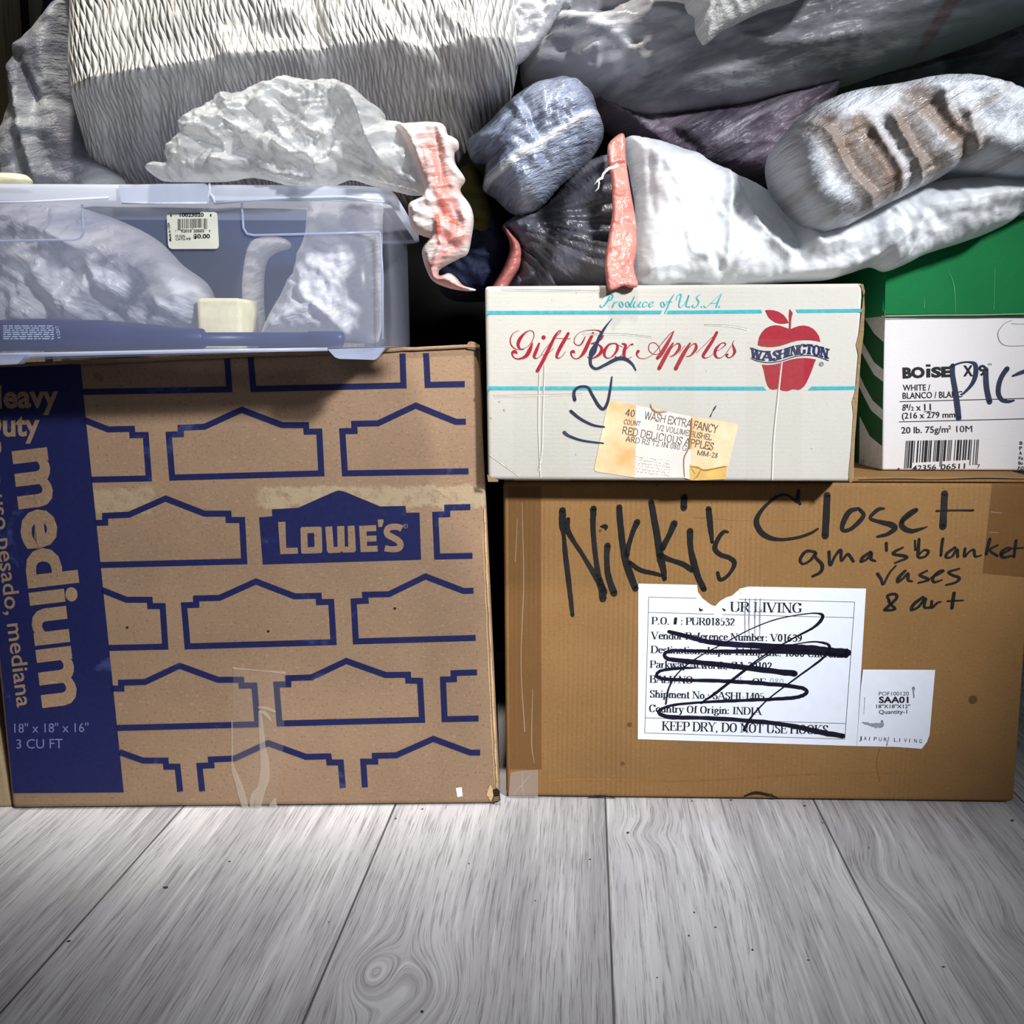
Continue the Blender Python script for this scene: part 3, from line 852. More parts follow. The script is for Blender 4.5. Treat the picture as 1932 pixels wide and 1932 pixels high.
# top flap edge, slightly ragged
mb = MB()
fr = []
for i in range(41):
    s = i / 40; x = -60 + 965 * s; y = 690 - 37.5 * s + random.uniform(-1, 1) * 1.0
    fr.append((x, y))
P = [FA.p(x, y + 7, -.004) for x, y in fr]; Q = [FA.p(x, y - 2.5, .0012) for x, y in fr]; R_ = [q + DEP * .97 + Vector((0, 0, .001)) for q in Q]
n = len(P)
mid = [FA.p(x, y + 3.5, .0022) for x, y in fr]
mb.add(P + mid + Q + R_, [(i, i + 1, n + i + 1, n + i) for i in range(n - 1)] + [(n + i, n + i + 1, 2 * n + i + 1, 2 * n + i) for i in range(n - 1)] + [(2 * n + i, 2 * n + i + 1, 3 * n + i + 1, 3 * n + i) for i in range(n - 1)], 0, None, True)
pk = [(880, 652), (884, 645), (890, 644), (897, 646), (903, 650), (906, 658), (895, 660), (882, 658)]
mb.prism([FA.p(x, y, .0015) for x, y in pk], DEP * .02, 0)
mb.build('top_flap', [m_kraft_a], box_a)
# clear tape hanging down the lower edge
m_tape = clear_plastic('clear_tape', srgb(205, 196, 186), .9, .18, bump=.3)
m_tapefold = clear_plastic('tape_fold', srgb(222, 212, 198), .62, .25)
mb = MB(); ik = Ink(mb, FA.moved(.0002))
ik.poly([(440, 1260), (540, 1267), (534, 1420), (519, 1527), (447, 1527), (459, 1510), (441, 1440), (438, 1400)], 0, 5)
def cr(p): return sc(p, 6.23, 400, 1240)
for p in ([(560, 640, 8), (575, 820, 14), (595, 1050, 18), (620, 1250, 26), (615, 1420, 30), (570, 1580, 26), (535, 1780, 20)],
          [(235, 1240, 6), (260, 1350, 14), (310, 1480, 18), (350, 1620, 22), (400, 1790, 18)], [(540, 1540, 6), (490, 1620, 16), (470, 1700, 14), (470, 1790, 12)],
          [(550, 590, 6), (640, 600, 10), (740, 640, 6)], [(560, 640, 6), (620, 655, 12), (690, 740, 5)], [(255, 130, 7), (450, 148, 3), (640, 165, 3), (850, 185, 7)], [(235, 750, 4), (238, 1240, 4)], [(740, 1660, 5), (720, 1760, 26), (740, 1800, 10)]):
    ik.pen(cr(p), 1, 7, wk=.62)
mb.build('packing_tape', [m_tape, m_tapefold], box_a)

# ------------------------------------------------------------------ large brown box with marker writing
N0 = on_floor(955, 1506); N1 = on_floor(1914, 1518)
exN = (N1 - N0).normalized(); nN = Vector((exN.y, -exN.x, 0)); FN = Face(N0, nN)
# white apple carton stands on it, 12 mm proud of its front
nG = (Matrix.Rotation(math.radians(-.6), 3, 'Z') @ nN).normalized()
FG = Face(FN.p(1265, 899) + nN * .034, nG)
ZT = FG.p(1265, 908).z                                     # top of the brown box
DEPN = -nN * .45
def at_z(face, px, py, z):
    p = face.p(px, py); return Vector((p.x, p.y, z))
BLn = FN.p(955, 1503); BRn = FN.p(1914, 1514)
TLn = at_z(FN, 949, 912, ZT - .0045); TRn = at_z(FN, 1957, 905, ZT - .0045)
kraft_n = srgb(140, 105, 65)
m_kraft_n = cardboard('kraft_corrugated', kraft_n, .55, .0044, dirt=.2, seed=2.1, fleck=.32)
m_marker = ink('black_marker', srgb(26, 25, 26), .25, srgb(60, 58, 58), .45)
m_kdark = cardboard('kraft_under_tape', srgb(138, 96, 54), .5, .0044, dirt=.25, seed=3.3)
m_tear = cardboard('torn_kraft', srgb(150, 104, 56), 0, dirt=.4, seed=3.9, fleck=.6)
box_n = thing('cardboard_box', 'large brown cardboard box with black marker writing and a white shipping label', 'box', frame(N0, exN))
mb = MB()
mb.hexa([BLn, BRn, BRn + DEPN, BLn + DEPN, TLn, TRn, TRn + DEPN, TLn + DEPN], 0, .0045, 3)
ik = Ink(mb, FN.moved(.0002))
M = 1
def pens(S, s, ox, oy, m, lay, rough=.12, wk=1.0, smooth=True):
    for p in S: ik.pen(p, m, lay, s, (ox, oy), 6, smooth, rough, True, wk)
pens(([(95, 275, 56), (95, 400, 55), (105, 480, 32), (120, 650, 40), (150, 900, 40), (178, 1145, 30)],
      [(142, 345, 30), (135, 430, 46), (180, 520, 36), (240, 610, 34), (290, 690, 34), (350, 790, 42), (415, 900, 58), (430, 1010, 58)],
      [(352, 260, 52), (348, 400, 42), (358, 560, 40), (378, 720, 40), (400, 850, 50), (440, 955, 55)],
      [(468, 565, 50), (462, 680, 42), (475, 820, 48), (522, 965, 56)], [(412, 408, 12), (440, 408, 36), (455, 415, 34), (452, 438, 10)],
      [(565, 248, 48), (575, 400, 50), (600, 600, 52), (635, 750, 58), (700, 925, 52)],
      [(715, 370, 50), (680, 450, 38), (645, 560, 38), (625, 650, 46)], [(650, 710, 40), (740, 770, 38), (840, 795, 34), (920, 815, 28)],
      [(830, 205, 48), (860, 380, 52), (890, 560, 56), (910, 680, 62), (930, 760, 48), (940, 845, 38)],
      [(1022, 382, 55), (980, 480, 42), (920, 590, 55)], [(900, 650, 50), (1000, 690, 38), (1090, 720, 42), (1170, 770, 46)],
      [(1152, 445, 52), (1155, 580, 44), (1185, 720, 56), (1220, 830, 48), (1268, 930, 46)], [(1103, 165, 54), (1100, 258, 50)],
      [(1305, 262, 46), (1320, 400, 46), (1335, 540, 26)],
      [(1468, 456, 14), (1430, 455, 32), (1385, 510, 34), (1358, 590, 40), (1400, 640, 38), (1480, 670, 38), (1520, 710, 38), (1500, 770, 28), (1450, 830, 28), (1400, 848, 32), (1380, 790, 24)]),
     4.391, 1040, 900, M, 3)
pens(([(388, 92, 22), (382, 150, 26), (400, 186, 16)], [(378, 172, 14), (310, 125, 14), (250, 130, 18), (180, 180, 22), (120, 250, 28), (100, 310, 36), (130, 375, 38), (190, 415, 32), (270, 428, 22), (380, 415, 20), (470, 385, 20), (520, 355, 14)],
      [(585, 122, 44), (580, 250, 44), (572, 405, 46)],
      [(800, 215, 20), (740, 235, 36), (700, 300, 34), (690, 360, 26), (740, 360, 26), (800, 310, 30), (835, 260, 26), (808, 222, 22)],
      [(975, 215, 14), (930, 225, 28), (880, 280, 20), (940, 305, 26), (1020, 325, 38), (1050, 350, 34), (1000, 390, 28), (930, 408, 18)],
      [(1090, 310, 22), (1150, 265, 22), (1200, 225, 22), (1160, 235, 22), (1105, 290, 30), (1100, 340, 36), (1160, 370, 32), (1230, 355, 20), (1272, 340, 6)],
      [(1390, 112, 46), (1385, 220, 44), (1378, 340, 48)], [(1335, 232, 15), (1450, 228, 13), (1585, 228, 15)],
      [(502, 512, 16), (440, 510, 22), (400, 565, 20), (420, 595, 15), (470, 570, 18), (508, 518, 18), (505, 550, 18), (550, 600, 24), (540, 650, 22), (486, 680, 18)],
      [(598, 510, 20), (605, 605, 18), (640, 540, 16), (678, 500, 22), (682, 575, 15), (720, 530, 18), (740, 540, 20), (765, 578, 18)],
      [(882, 512, 18), (830, 550, 22), (818, 580, 17), (860, 560, 17), (890, 520, 18), (885, 560, 20), (915, 576, 14)],
      [(990, 452, 20), (992, 505, 16)], [(1105, 482, 12), (1050, 510, 20), (1040, 528, 18), (1110, 540, 22), (1130, 555, 18), (1050, 588, 14)], [(1187, 434, 12), (1190, 500, 14)],
      [(1215, 424, 17), (1210, 500, 20), (1210, 548, 18), (1255, 545, 16), (1280, 510, 18), (1250, 500, 14), (1215, 530, 12)], [(1378, 422, 18), (1370, 480, 18), (1365, 538, 16)],
      [(1462, 482, 18), (1410, 520, 20), (1400, 550, 16), (1440, 545, 14), (1475, 495, 18), (1480, 548, 16)],
      [(1530, 490, 18), (1526, 546, 16), (1560, 510, 12), (1590, 500, 18), (1600, 544, 16), (1640, 536, 10)],
      [(1700, 424, 21), (1675, 528, 20)], [(1752, 466, 14), (1700, 500, 15), (1752, 540, 17)],
      [(1775, 530, 18), (1840, 495, 15), (1820, 485, 15), (1780, 515, 22), (1790, 550, 20), (1850, 540, 14)], [(1880, 434, 18), (1865, 548, 17)], [(1850, 490, 12), (1928, 485, 11)],
      [(930, 662, 20), (955, 700, 19), (970, 735, 15), (1010, 660, 13), (1055, 608, 12)],
      [(1120, 642, 18), (1075, 690, 24), (1070, 720, 17), (1110, 690, 16), (1140, 660, 17), (1140, 705, 18), (1168, 715, 12)],
      [(1270, 642, 14), (1220, 670, 18), (1260, 690, 20), (1280, 705, 17), (1210, 725, 13)],
      [(1300, 690, 16), (1380, 645, 17), (1350, 645, 13), (1310, 690, 20), (1320, 720, 17), (1372, 705, 10)],
      [(1490, 628, 13), (1420, 650, 18), (1440, 670, 17), (1490, 690, 20), (1470, 720, 17), (1400, 740, 13)],
      [(1012, 850, 16), (1000, 812, 18), (1050, 802, 19), (1060, 830, 19), (1000, 890, 20), (980, 912, 17), (1050, 905, 18), (1020, 872, 15), (1004, 850, 12)],
      [(1242, 822, 18), (1180, 870, 22), (1162, 910, 18), (1210, 890, 17), (1260, 830, 18), (1250, 890, 17), (1290, 895, 16)],
      [(1302, 850, 17), (1302, 895, 17), (1340, 862, 15), (1362, 856, 12)], [(1455, 794, 22), (1440, 898, 22)], [(1410, 850, 13), (1518, 845, 10)]),
     3.632, 1400, 900, M, 3)
# scuffs, dents and a crease near the foot
m_dent = plain('dent_mark', srgb(96, 66, 36), .8)
for x, y, r in ((1188, 1367, 4.5), (1175, 1441, 4), (1836, 1320, 8), (1455, 1500, 4), (1240, 915, 3), (1133, 1001, 3), (1700, 906, 3)): ik.disc(x, y, r, 3, 1)
for p in ([(1008, 1478, 1.5), (1100, 1470, 2.2), (1300, 1474, 1.6), (1500, 1462, 2.2), (1730, 1458, 1.5)], [(1310, 976, 1), (1420, 982, 1.4), (1560, 980, 1)], [(1662, 1405, 1), (1655, 1440, 2), (1660, 1475, 1)]):
    ik.pen(p, 2, 1)
for p in ([(1405, 1502, 3), (1425, 1496, 6), (1450, 1500, 5), (1468, 1506, 2)], [(1112, 1504, 1.5), (1135, 1502, 3), (1160, 1506, 1.5)]): ik.pen(p, 4, 1)
mb.build('body', [m_kraft_n, m_marker, m_tear, m_dent, m_shadowhole], box_n)

# top flap lying flush under the stacked cartons
mb = MB()
lo = ZT - .0042
c4 = [Vector((p.x, p.y, lo)) for p in (TLn + nN * .0004, TRn + nN * .0004, TRn + DEPN, TLn + DEPN)]
mb.hexa(c4 + [Vector((p.x, p.y, ZT)) for p in c4], 0, .0012, 2)
for p in ([(1620, 905.2, 1.2), (1700, 903.5, 2), (1760, 905, 1.4), (1850, 902.5, 2.4), (1940, 904, 1.5)],):
    Ink(mb, FN.moved(.0006)).pen(p, 1, 1)
mb.build('top_flap', [m_kraft_n, m_shadowhole], box_n)
ZF = ZT
# tapes on the brown box
mb = MB(); ik = Ink(mb, FN.moved(.0002))
ik.poly([(959, 918), (1021, 918), (1022, 1452), (962, 1452)], 0, 1)
for p in ([(985, 950, 1), (988, 1100, 2), (983, 1250, 1.5), (990, 1380, 2.2)], [(1005, 1300, 1), (1003, 1400, 2), (1008, 1440, 1)], [(976, 980, 1), (972, 1060, 1.6)]): ik.pen(p, 1, 2)
m_btape = clear_plastic('brown_tape', srgb(116, 80, 46), .66, .2, bump=.4)
o = mb.build('packing_tape', [m_btape, m_tapefold], box_n)
mb = MB(); ik = Ink(mb, FN.moved(.0002)); ik.poly([(1872, 912), (1950, 908), (1944, 1090), (1854, 1082)], 0, 1)
for p in ([(1870, 966, 1.6), (1890, 968, 1.2)], [(1866, 1004, 1.6), (1884, 1005, 1)]): ik.pen(p, 1, 2)
mb.build('packing_tape', [m_btape, m_tapefold], box_n)
mb = MB(); ik = Ink(mb, FN.moved(.0002))
ik.poly([(963, 1458), (984, 1454), (1015, 1452.5), (1015, 1504), (959, 1505)], 0, 3)
for p in ([(968, 1500, 1), (985, 1480, 1.6), (1003, 1458, .8)], [(986, 1456, 1), (985, 1480, 1.6), (988, 1502, 1)]): ik.pen(p, 1, 4)
mb.build('tape_corner', [clear_plastic('milky_tape', srgb(200, 190, 184), .55, .25), m_tapefold], box_n)
# shipping label
m_label = plain('label_paper', srgb(222, 226, 238), .45, .3, .03, 90)
m_print = ink('black_print', srgb(22, 22, 28))
m_scrib = ink('marker_scribble', srgb(20, 18, 34), .3, srgb(52, 50, 92), .35, seed=6)
m_faint = ink('faded_print', srgb(140, 140, 150))
S2, OX, OY = 3.22, 1180, 1080
def lb(p): return sc(p, S2, OX, OY)
mb = MB(); ik = Ink(mb, FN.moved(.0003))
ik.poly(lb([(78, 68), (435, 76), (440, 118), (468, 158), (500, 182), (522, 198), (545, 205), (572, 176), (612, 152), (650, 140), (662, 128), (690, 104), (742, 86), (1462, 98), (1405, 1055), (75, 1013)]), 0, 2)
for a, b in (((142, 150), (432, 157)), ((690, 163), (1393, 180)), ((1393, 180), (1333, 1013)), ((1333, 1013), (118, 975)), ((118, 975), (142, 150)), ((140, 243), (540, 254)), ((590, 256), (1385, 275)), ((122, 883), (1338, 918))):
    ik.line(lb([a, b]), .9, 1, 3)
for s, a, b, h, w in (('UR LIVING', (637, 238), (1070, 246), 60, .15), ('P.O. # : PUR018532', (160, 315), (662, 324), 45, .17), ('Vendor Reference Number: V01639', (158, 405), (1072, 422), 45, .17),
                      ('Destination: Jaipur Living Inc. 1800 Cherokee', (155, 490), (1350, 520), 45, .17), ('Parkway Acworth, GA 30102', (150, 580), (888, 592), 45, .17), ('BALE NO', (148, 670), (408, 676), 45, .17),
                      ('OF', (770, 684), (850, 686), 42, .17), ('Shipment No.: SASHI-1405', (147, 760), (842, 778), 45, .17), ('Country Of Origin: INDIA', (143, 848), (822, 866), 45, .17), ('KEEP DRY, DO NOT USE HOOKS', (223, 960), (1230, 985), 56, .16)):
    a, b = lb([a, b]); ik.serif(s, a, b, h / S2, 1, 3, w, .055)
ik.pen([(450, 215, 4), (456, 230, 14), (470, 226, 6)], 1, 3, S2, (OX, OY)); ik.pen([(588, 218, 4), (602, 230, 14)], 1, 3, S2, (OX, OY))
for s, a, b in (('75', (665, 672), (715, 674)), ('080', (875, 680), (960, 684))):
    a, b = lb([a, b]); ik.serif(s, a, b, 12, 3, 3, .08, .07, False)
for x in (730, 755, 790, 820): ik.pen([(x, 160, 6), (x - 4, 260, 9), (x - 3, 400, 4)], 3, 3, S2, (OX, OY), rough=.6)
pens(([(265, 360, 26), (400, 395, 33), (520, 425, 36), (700, 440, 38), (900, 450, 42), (1100, 460, 45), (1250, 480, 54), (1350, 488, 54)],
      [(1345, 508, 26), (1150, 490, 28), (900, 480, 32), (650, 480, 28), (450, 478, 24), (300, 475, 22), (240, 492, 22), (260, 525, 28), (380, 540, 34), (520, 555, 34), (700, 575, 36), (900, 600, 40), (1030, 615, 42)],
      [(420, 580, 12), (330, 582, 20), (225, 595, 22), (190, 622, 22), (225, 645, 24), (400, 655, 24), (600, 660, 26), (800, 672, 28), (1000, 690, 28), (1088, 708, 26), (1098, 735, 26), (1040, 758, 26), (900, 770, 24), (700, 778, 22), (450, 790, 18), (280, 808, 18), (210, 838, 22), (215, 862, 26), (290, 880, 30), (500, 885, 28), (800, 905, 30), (1000, 930, 30), (1180, 970, 38), (1322, 994, 36)],
      [(245, 800, 12), (265, 700, 12), (330, 600, 9), (450, 510, 9), (600, 430, 8), (750, 350, 8), (900, 290, 8), (1050, 258, 8), (1160, 248, 10), (1200, 268, 24), (1150, 330, 18), (1020, 400, 12), (850, 500, 12), (700, 610, 12), (560, 720, 12), (460, 795, 14)],
      [(500, 770, 10), (560, 730, 10), (780, 560, 8), (950, 460, 8), (1100, 425, 9), (1190, 425, 14), (1240, 450, 20), (1200, 520, 16), (1040, 640, 12), (880, 760, 10), (780, 860, 12), (735, 930, 20), (722, 958, 24)]), S2, OX, OY, 2, 4, .25, .88)
ik.poly(lb([(690, 100), (740, 88), (738, 118), (712, 132), (690, 118)]), 4, 4)
o = mb.build('shipping_label', [m_label, m_print, m_scrib, m_faint, m_white], box_n)
o['label'] = 'white shipping label scribbled over in black marker'
mb = MB(); ik = Ink(mb, FN.moved(.0003))
ik.poly(lb([(1443, 590), (1882, 592), (1848, 985), (1832, 1030), (1800, 1072), (1640, 1060), (1405, 1055), (1415, 920), (1430, 700)]), 0, 4)
for s, a, b, h, bo in (('POF100120', (1540, 748), (1722, 748), 23, 0), ('SAA01', (1540, 792), (1720, 792), 36, .03), ('18"X18"X12"', (1524, 825), (1730, 825), 22, .012), ('Quantity-1', (1540, 860), (1712, 858), 24, .01)):
    a, b = lb([a, b]); ik.text(s, a, b, h / S2, 1, 5, bo)
for i, chh in enumerate('JAIPUR LIVING'):
    if chh != ' ':
        x = 1418 + i * 30.5; y = 1018 + i * 1.5
        a, b = lb([(x, y), (x + (4 if chh == 'I' else 17), y + .6)]); ik.text(chh, a, b, 23 / S2, 1, 5)
for p in ([(1443, 912, 10), (1490, 925, 22), (1550, 930, 26), (1560, 900, 10)], [(1455, 760, 4), (1448, 860, 3)], [(1600, 1000, 5), (1588, 1050, 8)], [(1750, 700, 16), (1752, 760, 8)]): ik.pen(p, 2, 5, S2, (OX, OY), rough=.8)
o = mb.build('product_label', [m_label, m_print, m_faint], box_n)

# ------------------------------------------------------------------ white apple carton
TLg = FG.p(914.5, 540); TRg = FG.p(1629, 534.5); BLg = FG.p(920.5, 908); BRg = FG.p(1611, 909)
BLg.z = BRg.z = ZT + .0004
DEPG = -nG * .30
m_carton = cardboard('white_carton', srgb(186, 183, 175), .12, .0036, dirt=.07, seed=5.0, fleck=.12, horizontal=True)
m_red = ink('red_print', srgb(146, 22, 40), .25, srgb(160, 50, 70), seed=2); m_teal = ink('teal_print', srgb(52, 156, 168), .2, srgb(84, 170, 180), seed=4)
m_navy = ink('navy_print', srgb(26, 34, 80)); m_bluepen = ink('blue_black_marker', srgb(38, 46, 70), .3, srgb(60, 70, 96), .45)
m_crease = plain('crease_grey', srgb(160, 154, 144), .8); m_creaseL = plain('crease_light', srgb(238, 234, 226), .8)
exG = Vector((-nG.y, nG.x, 0))
box_g = thing('apple_carton', 'white apple gift carton with red script lettering, teal stripes and a red apple', 'box', frame(BLg, exG))
mb = MB()
mb.hexa([BLg, BRg, BRg + DEPG, BLg + DEPG, TLg, TRg, TRg + DEPG, TLg + DEPG], 0, .0035, 3)
ik = Ink(mb, FG.moved(.0002))
RD, TE, NV, PN, CG, CL, KB = 1, 2, 3, 4, 5, 6, 7
ik.poly([(917.5, 586.5), (1250, 586), (1246.5, 592.3), (917.5, 593)], TE)
ik.poly([(1261, 586), (1436, 584.3), (1438, 590.8), (1258, 592.2)], TE)
ik.poly([(1501.5, 584), (1627, 582.6), (1626.5, 589.2), (1505, 590.3)], TE)
ik.poly([(919, 729), (1441, 729.6), (1446, 736.4), (919.5, 735.6)], TE)
ik.poly([(1531, 729.4), (1616.5, 728.6), (1616, 735.2), (1524, 736.4)], TE)
S3, OX3, OY3 = 4.2, 940, 540
for p in (
  [(165, 350, 3), (120, 372, 5), (96, 420, 9), (107, 470, 8), (150, 500, 5), (210, 490, 4), (255, 455, 5), (283, 400, 6), (278, 362, 6), (250, 351, 6), (210, 372, 14), (172, 418, 26), (158, 462, 25), (175, 496, 12), (205, 500, 5)],
  [(272, 448, 8), (252, 500, 30), (228, 545, 30), (195, 567, 18), (150, 575, 9), (118, 556, 9), (112, 526, 18), (132, 518, 28), (150, 530, 10)],
  [(325, 452, 14), (302, 510, 26), (285, 555, 22), (300, 571, 8), (330, 555, 4), (368, 500, 4)],
  [(368, 500, 4), (440, 420, 5), (490, 365, 6), (497, 353, 6), (480, 356, 9), (450, 395, 18), (420, 460, 24), (385, 530, 28), (350, 600, 28), (310, 672, 28)],
  [(345, 545, 4), (390, 535, 4), (440, 490, 4)],
  [(556, 372, 22), (530, 420, 26), (495, 480, 28), (465, 545, 22), (470, 568, 12), (500, 560, 5), (532, 520, 4)], [(450, 412, 4), (570, 416, 5)],
  [(690, 400, 6), (670, 440, 12), (650, 465, 9), (620, 465, 6), (602, 440, 6), (612, 400, 5), (650, 365, 4), (720, 348, 5), (790, 350, 9), (825, 375, 22), (815, 412, 24), (780, 440, 12), (735, 455, 5), (790, 460, 8), (820, 490, 22), (810, 530, 26), (770, 562, 14), (730, 572, 7), (705, 560, 5)],
  [(752, 372, 20), (715, 450, 28), (682, 520, 28), (650, 560, 14), (615, 575, 7), (585, 555, 9), (578, 525, 16), (594, 517, 26), (606, 526, 10)],
  [(915, 452, 8), (875, 465, 16), (842, 515, 24), (848, 558, 14), (880, 569, 7), (920, 540, 14), (945, 495, 22), (940, 460, 12), (915, 452, 8)], [(942, 462, 4), (985, 480, 4)],
  [(985, 455, 12), (1010, 467, 20), (1000, 510, 26), (1000, 555, 20), (1020, 575, 8), (1060, 560, 4)], [(1065, 460, 16), (1040, 470, 7), (990, 530, 5), (950, 570, 7), (930, 560, 14)],
  [(1110, 515, 26), (1098, 540, 12), (1120, 568, 6), (1170, 571, 5), (1230, 535, 5), (1300, 450, 6), (1360, 380, 6), (1395, 355, 5)],
  [(1392, 357, 6), (1360, 420, 22), (1320, 490, 30), (1285, 545, 32), (1262, 570, 26)], [(1300, 525, 4), (1240, 540, 5), (1197, 510, 6), (1198, 462, 7), (1235, 447, 6), (1270, 475, 5), (1285, 520, 4)],
  [(1385, 452, 14), (1345, 520, 30), (1295, 615, 30), (1275, 652, 30)], [(1350, 520, 4), (1400, 465, 7), (1432, 455, 13), (1437, 490, 24), (1400, 540, 15), (1360, 560, 5)], [(1435, 530, 4), (1480, 470, 4)],
  [(1520, 452, 14), (1475, 525, 30), (1425, 618, 30), (1407, 655, 30)], [(1485, 520, 4), (1535, 465, 7), (1565, 457, 13), (1567, 495, 24), (1530, 545, 13), (1490, 560, 5)], [(1570, 530, 4), (1640, 460, 4), (1700, 400, 4)],
  [(1733, 366, 22), (1700, 430, 24), (1655, 500, 26), (1625, 550, 22), (1640, 569, 9), (1680, 555, 4), (1720, 520, 4)],
  [(1710, 520, 5), (1760, 500, 5), (1800, 465, 9), (1795, 450, 9), (1765, 455, 9), (1725, 500, 22), (1720, 545, 20), (1745, 569, 9), (1790, 550, 5), (1850, 470, 4)],
  [(1870, 430, 4), (1858, 455, 7), (1868, 490, 18), (1875, 520, 22), (1855, 555, 11), (1825, 566, 9), (1808, 548, 14), (1818, 540, 16)]):
    ik.pen(p, RD, 1, S3, (OX3, OY3), 7)
ik.disc(OX3 + 360 / S3, OY3 + 405 / S3, 4, RD)
def el(cx, cy):
    return [(cx + 12 * math.cos(a) * 1.15 - 9 * math.sin(a) * -.35, cy + 22 * math.sin(a), 3 + 6 * abs(math.cos(a))) for a in [i * math.pi / 6 for i in range(13)]]
for p in ([(884, 82, 8), (858, 130, 12), (828, 162, 7), (808, 162, 6), (810, 150, 8)], [(825, 102, 3), (845, 76, 4), (885, 62, 5), (908, 76, 11), (895, 105, 9), (862, 115, 4)],
          [(922, 125, 7), (906, 165, 10)], [(912, 145, 3), (945, 122, 6)], el(975, 145), el(1025, 145), [(1078, 85, 8), (1048, 155, 9), (1062, 165, 3)],
          [(1085, 124, 8), (1072, 155, 8), (1088, 167, 4), (1118, 135, 3)], [(1130, 124, 8), (1112, 158, 8), (1132, 165, 3)],
          [(1182, 132, 5), (1165, 122, 4), (1146, 142, 9), (1150, 164, 6), (1182, 154, 3)], [(1195, 150, 3), (1228, 132, 5), (1218, 122, 4), (1196, 142, 9), (1200, 164, 6), (1232, 152, 3)],
          el(1303, 145), [(1322, 155, 3), (1385, 76, 3), (1392, 68, 5), (1366, 110, 9), (1332, 190, 9), (1320, 215, 8)], [(1330, 124, 3), (1380, 124, 3)],
          [(1410, 112, 3), (1422, 76, 5), (1450, 66, 10), (1440, 112, 11), (1432, 155, 8), (1450, 167, 4), (1490, 120, 4), (1512, 70, 8), (1490, 150, 9), (1504, 166, 4)],
          [(1592, 72, 3), (1602, 63, 4), (1572, 90, 8), (1590, 125, 10), (1570, 163, 6), (1535, 162, 6), (1545, 148, 8)],
          [(1630, 157, 7), (1650, 167, 4), (1700, 120, 4), (1768, 60, 3), (1745, 115, 10), (1728, 165, 10)], [(1680, 137, 3), (1742, 132, 3)]):
    ik.pen(p, TE, 1, S3, (OX3, OY3), wk=1.15)
for x in (1515, 1612, 1752): ik.disc(OX3 + x / S3, OY3 + 163 / S3, 1.6, TE)
S4, OX4, OY4 = 8.782, 1380, 560
def ap(p): return sc(p, S4, OX4, OY4)
def smooth_poly(p, n=4): return [tuple(q) for q in catmull(p, n, True)]
ik.poly(ap([(438, 800), (445, 740), (465, 660), (510, 580), (570, 520), (640, 485), (720, 470), (800, 476), (870, 500), (950, 528), (985, 530), (1050, 505), (1120, 482), (1200, 474), (1280, 490), (1350, 525), (1410, 585), (1450, 650), (1470, 720), (1474, 745), (1400, 730), (1300, 717), (1200, 717), (1100, 725), (1000, 750), (900, 785), (800, 815), (700, 830), (600, 832), (500, 820)]), RD)
ik.poly(ap([(955, 526), (957, 430), (953, 300), (960, 230), (968, 200), (1018, 272), (1000, 330), (988, 420), (983, 526)]), RD)
ik.poly(ap([(560, 222), (620, 216), (700, 222), (790, 250), (870, 305), (920, 370), (952, 432), (880, 445), (800, 445), (730, 425), (660, 380), (610, 330)]), RD)
ik.poly(ap([(506, 1122), (600, 1130), (700, 1122), (800, 1100), (900, 1065), (1000, 1035), (1100, 1018), (1200, 1012), (1300, 1018), (1403, 1038), (1375, 1100), (1330, 1230), (1280, 1350), (1240, 1430), (1200, 1490), (1150, 1530), (1110, 1543), (1060, 1535), (1020, 1530), (980, 1545), (940, 1560), (900, 1562), (850, 1555), (800, 1535), (750, 1528), (690, 1540), (640, 1525), (600, 1470), (570, 1380), (550, 1280), (530, 1190)]), RD)
WB = catmull([(335, 1002), (430, 1040), (560, 1060), (700, 1060), (800, 1040), (900, 1010), (1000, 980), (1100, 960), (1200, 950), (1300, 950), (1400, 965), (1500, 992), (1600, 1028)], 8)
def wcurve(s, Y):
    f = min(max(s, 0), 1) * (len(WB) - 1); i = min(int(f), len(WB) - 2); q = WB[i] + (WB[i + 1] - WB[i]) * (f - i)
    return np.array((OX4 + (q[0] + (s - min(max(s, 0), 1)) * 1270 + 14 * (Y - .5)) / S4, OY4 + (q[1] - Y * 163) / S4))
ik.serif('WASHINGTON', (0, 0), (1, 0), 18.5, NV, 2, .27, .12, True, wcurve)
ik.pen([(322, 1022, 10), (420, 1060, 15), (560, 1087, 15), (680, 1088, 15), (800, 1068, 15), (900, 1040, 15), (1000, 1005, 15), (1100, 980, 15), (1200, 970, 15), (1300, 972, 15), (1400, 985, 15), (1500, 1015, 15), (1608, 1058, 14)], NV, 1, S4, (OX4, OY4))
ik.ring(*ap([(1490, 1115)])[0][:2], 3.7, .9, NV); ik.text('R', ap([(1478, 1132)])[0], ap([(1503, 1132)])[0], 3.8, NV, 1)
S5, OX5, OY5 = 2.611, 900, 520
for p in ([(430, 772, 17), (455, 790, 13), (520, 812, 10), (622, 826, 8)], [(462, 667, 15), (510, 705, 13), (570, 735, 11), (628, 746, 8)],
          [(482, 612, 17), (478, 575, 15), (500, 550, 13), (545, 550, 13), (570, 590, 13), (600, 640, 15), (625, 656, 15), (645, 620, 13), (658, 550, 11), (665, 498, 6)],
          [(665, 212, 3), (635, 250, 9), (610, 290, 15), (592, 330, 17), (572, 372, 32), (560, 402, 18), (562, 440, 13), (588, 458, 13), (630, 440, 15), (690, 410, 19), (730, 410, 17), (765, 435, 11), (783, 466, 6)],
          [(1150, 694, 6), (1160, 672, 2), (1170, 655, 7), (1178, 640, 3)]):
    ik.pen(p, PN, 3, S5, (OX5, OY5), 7)
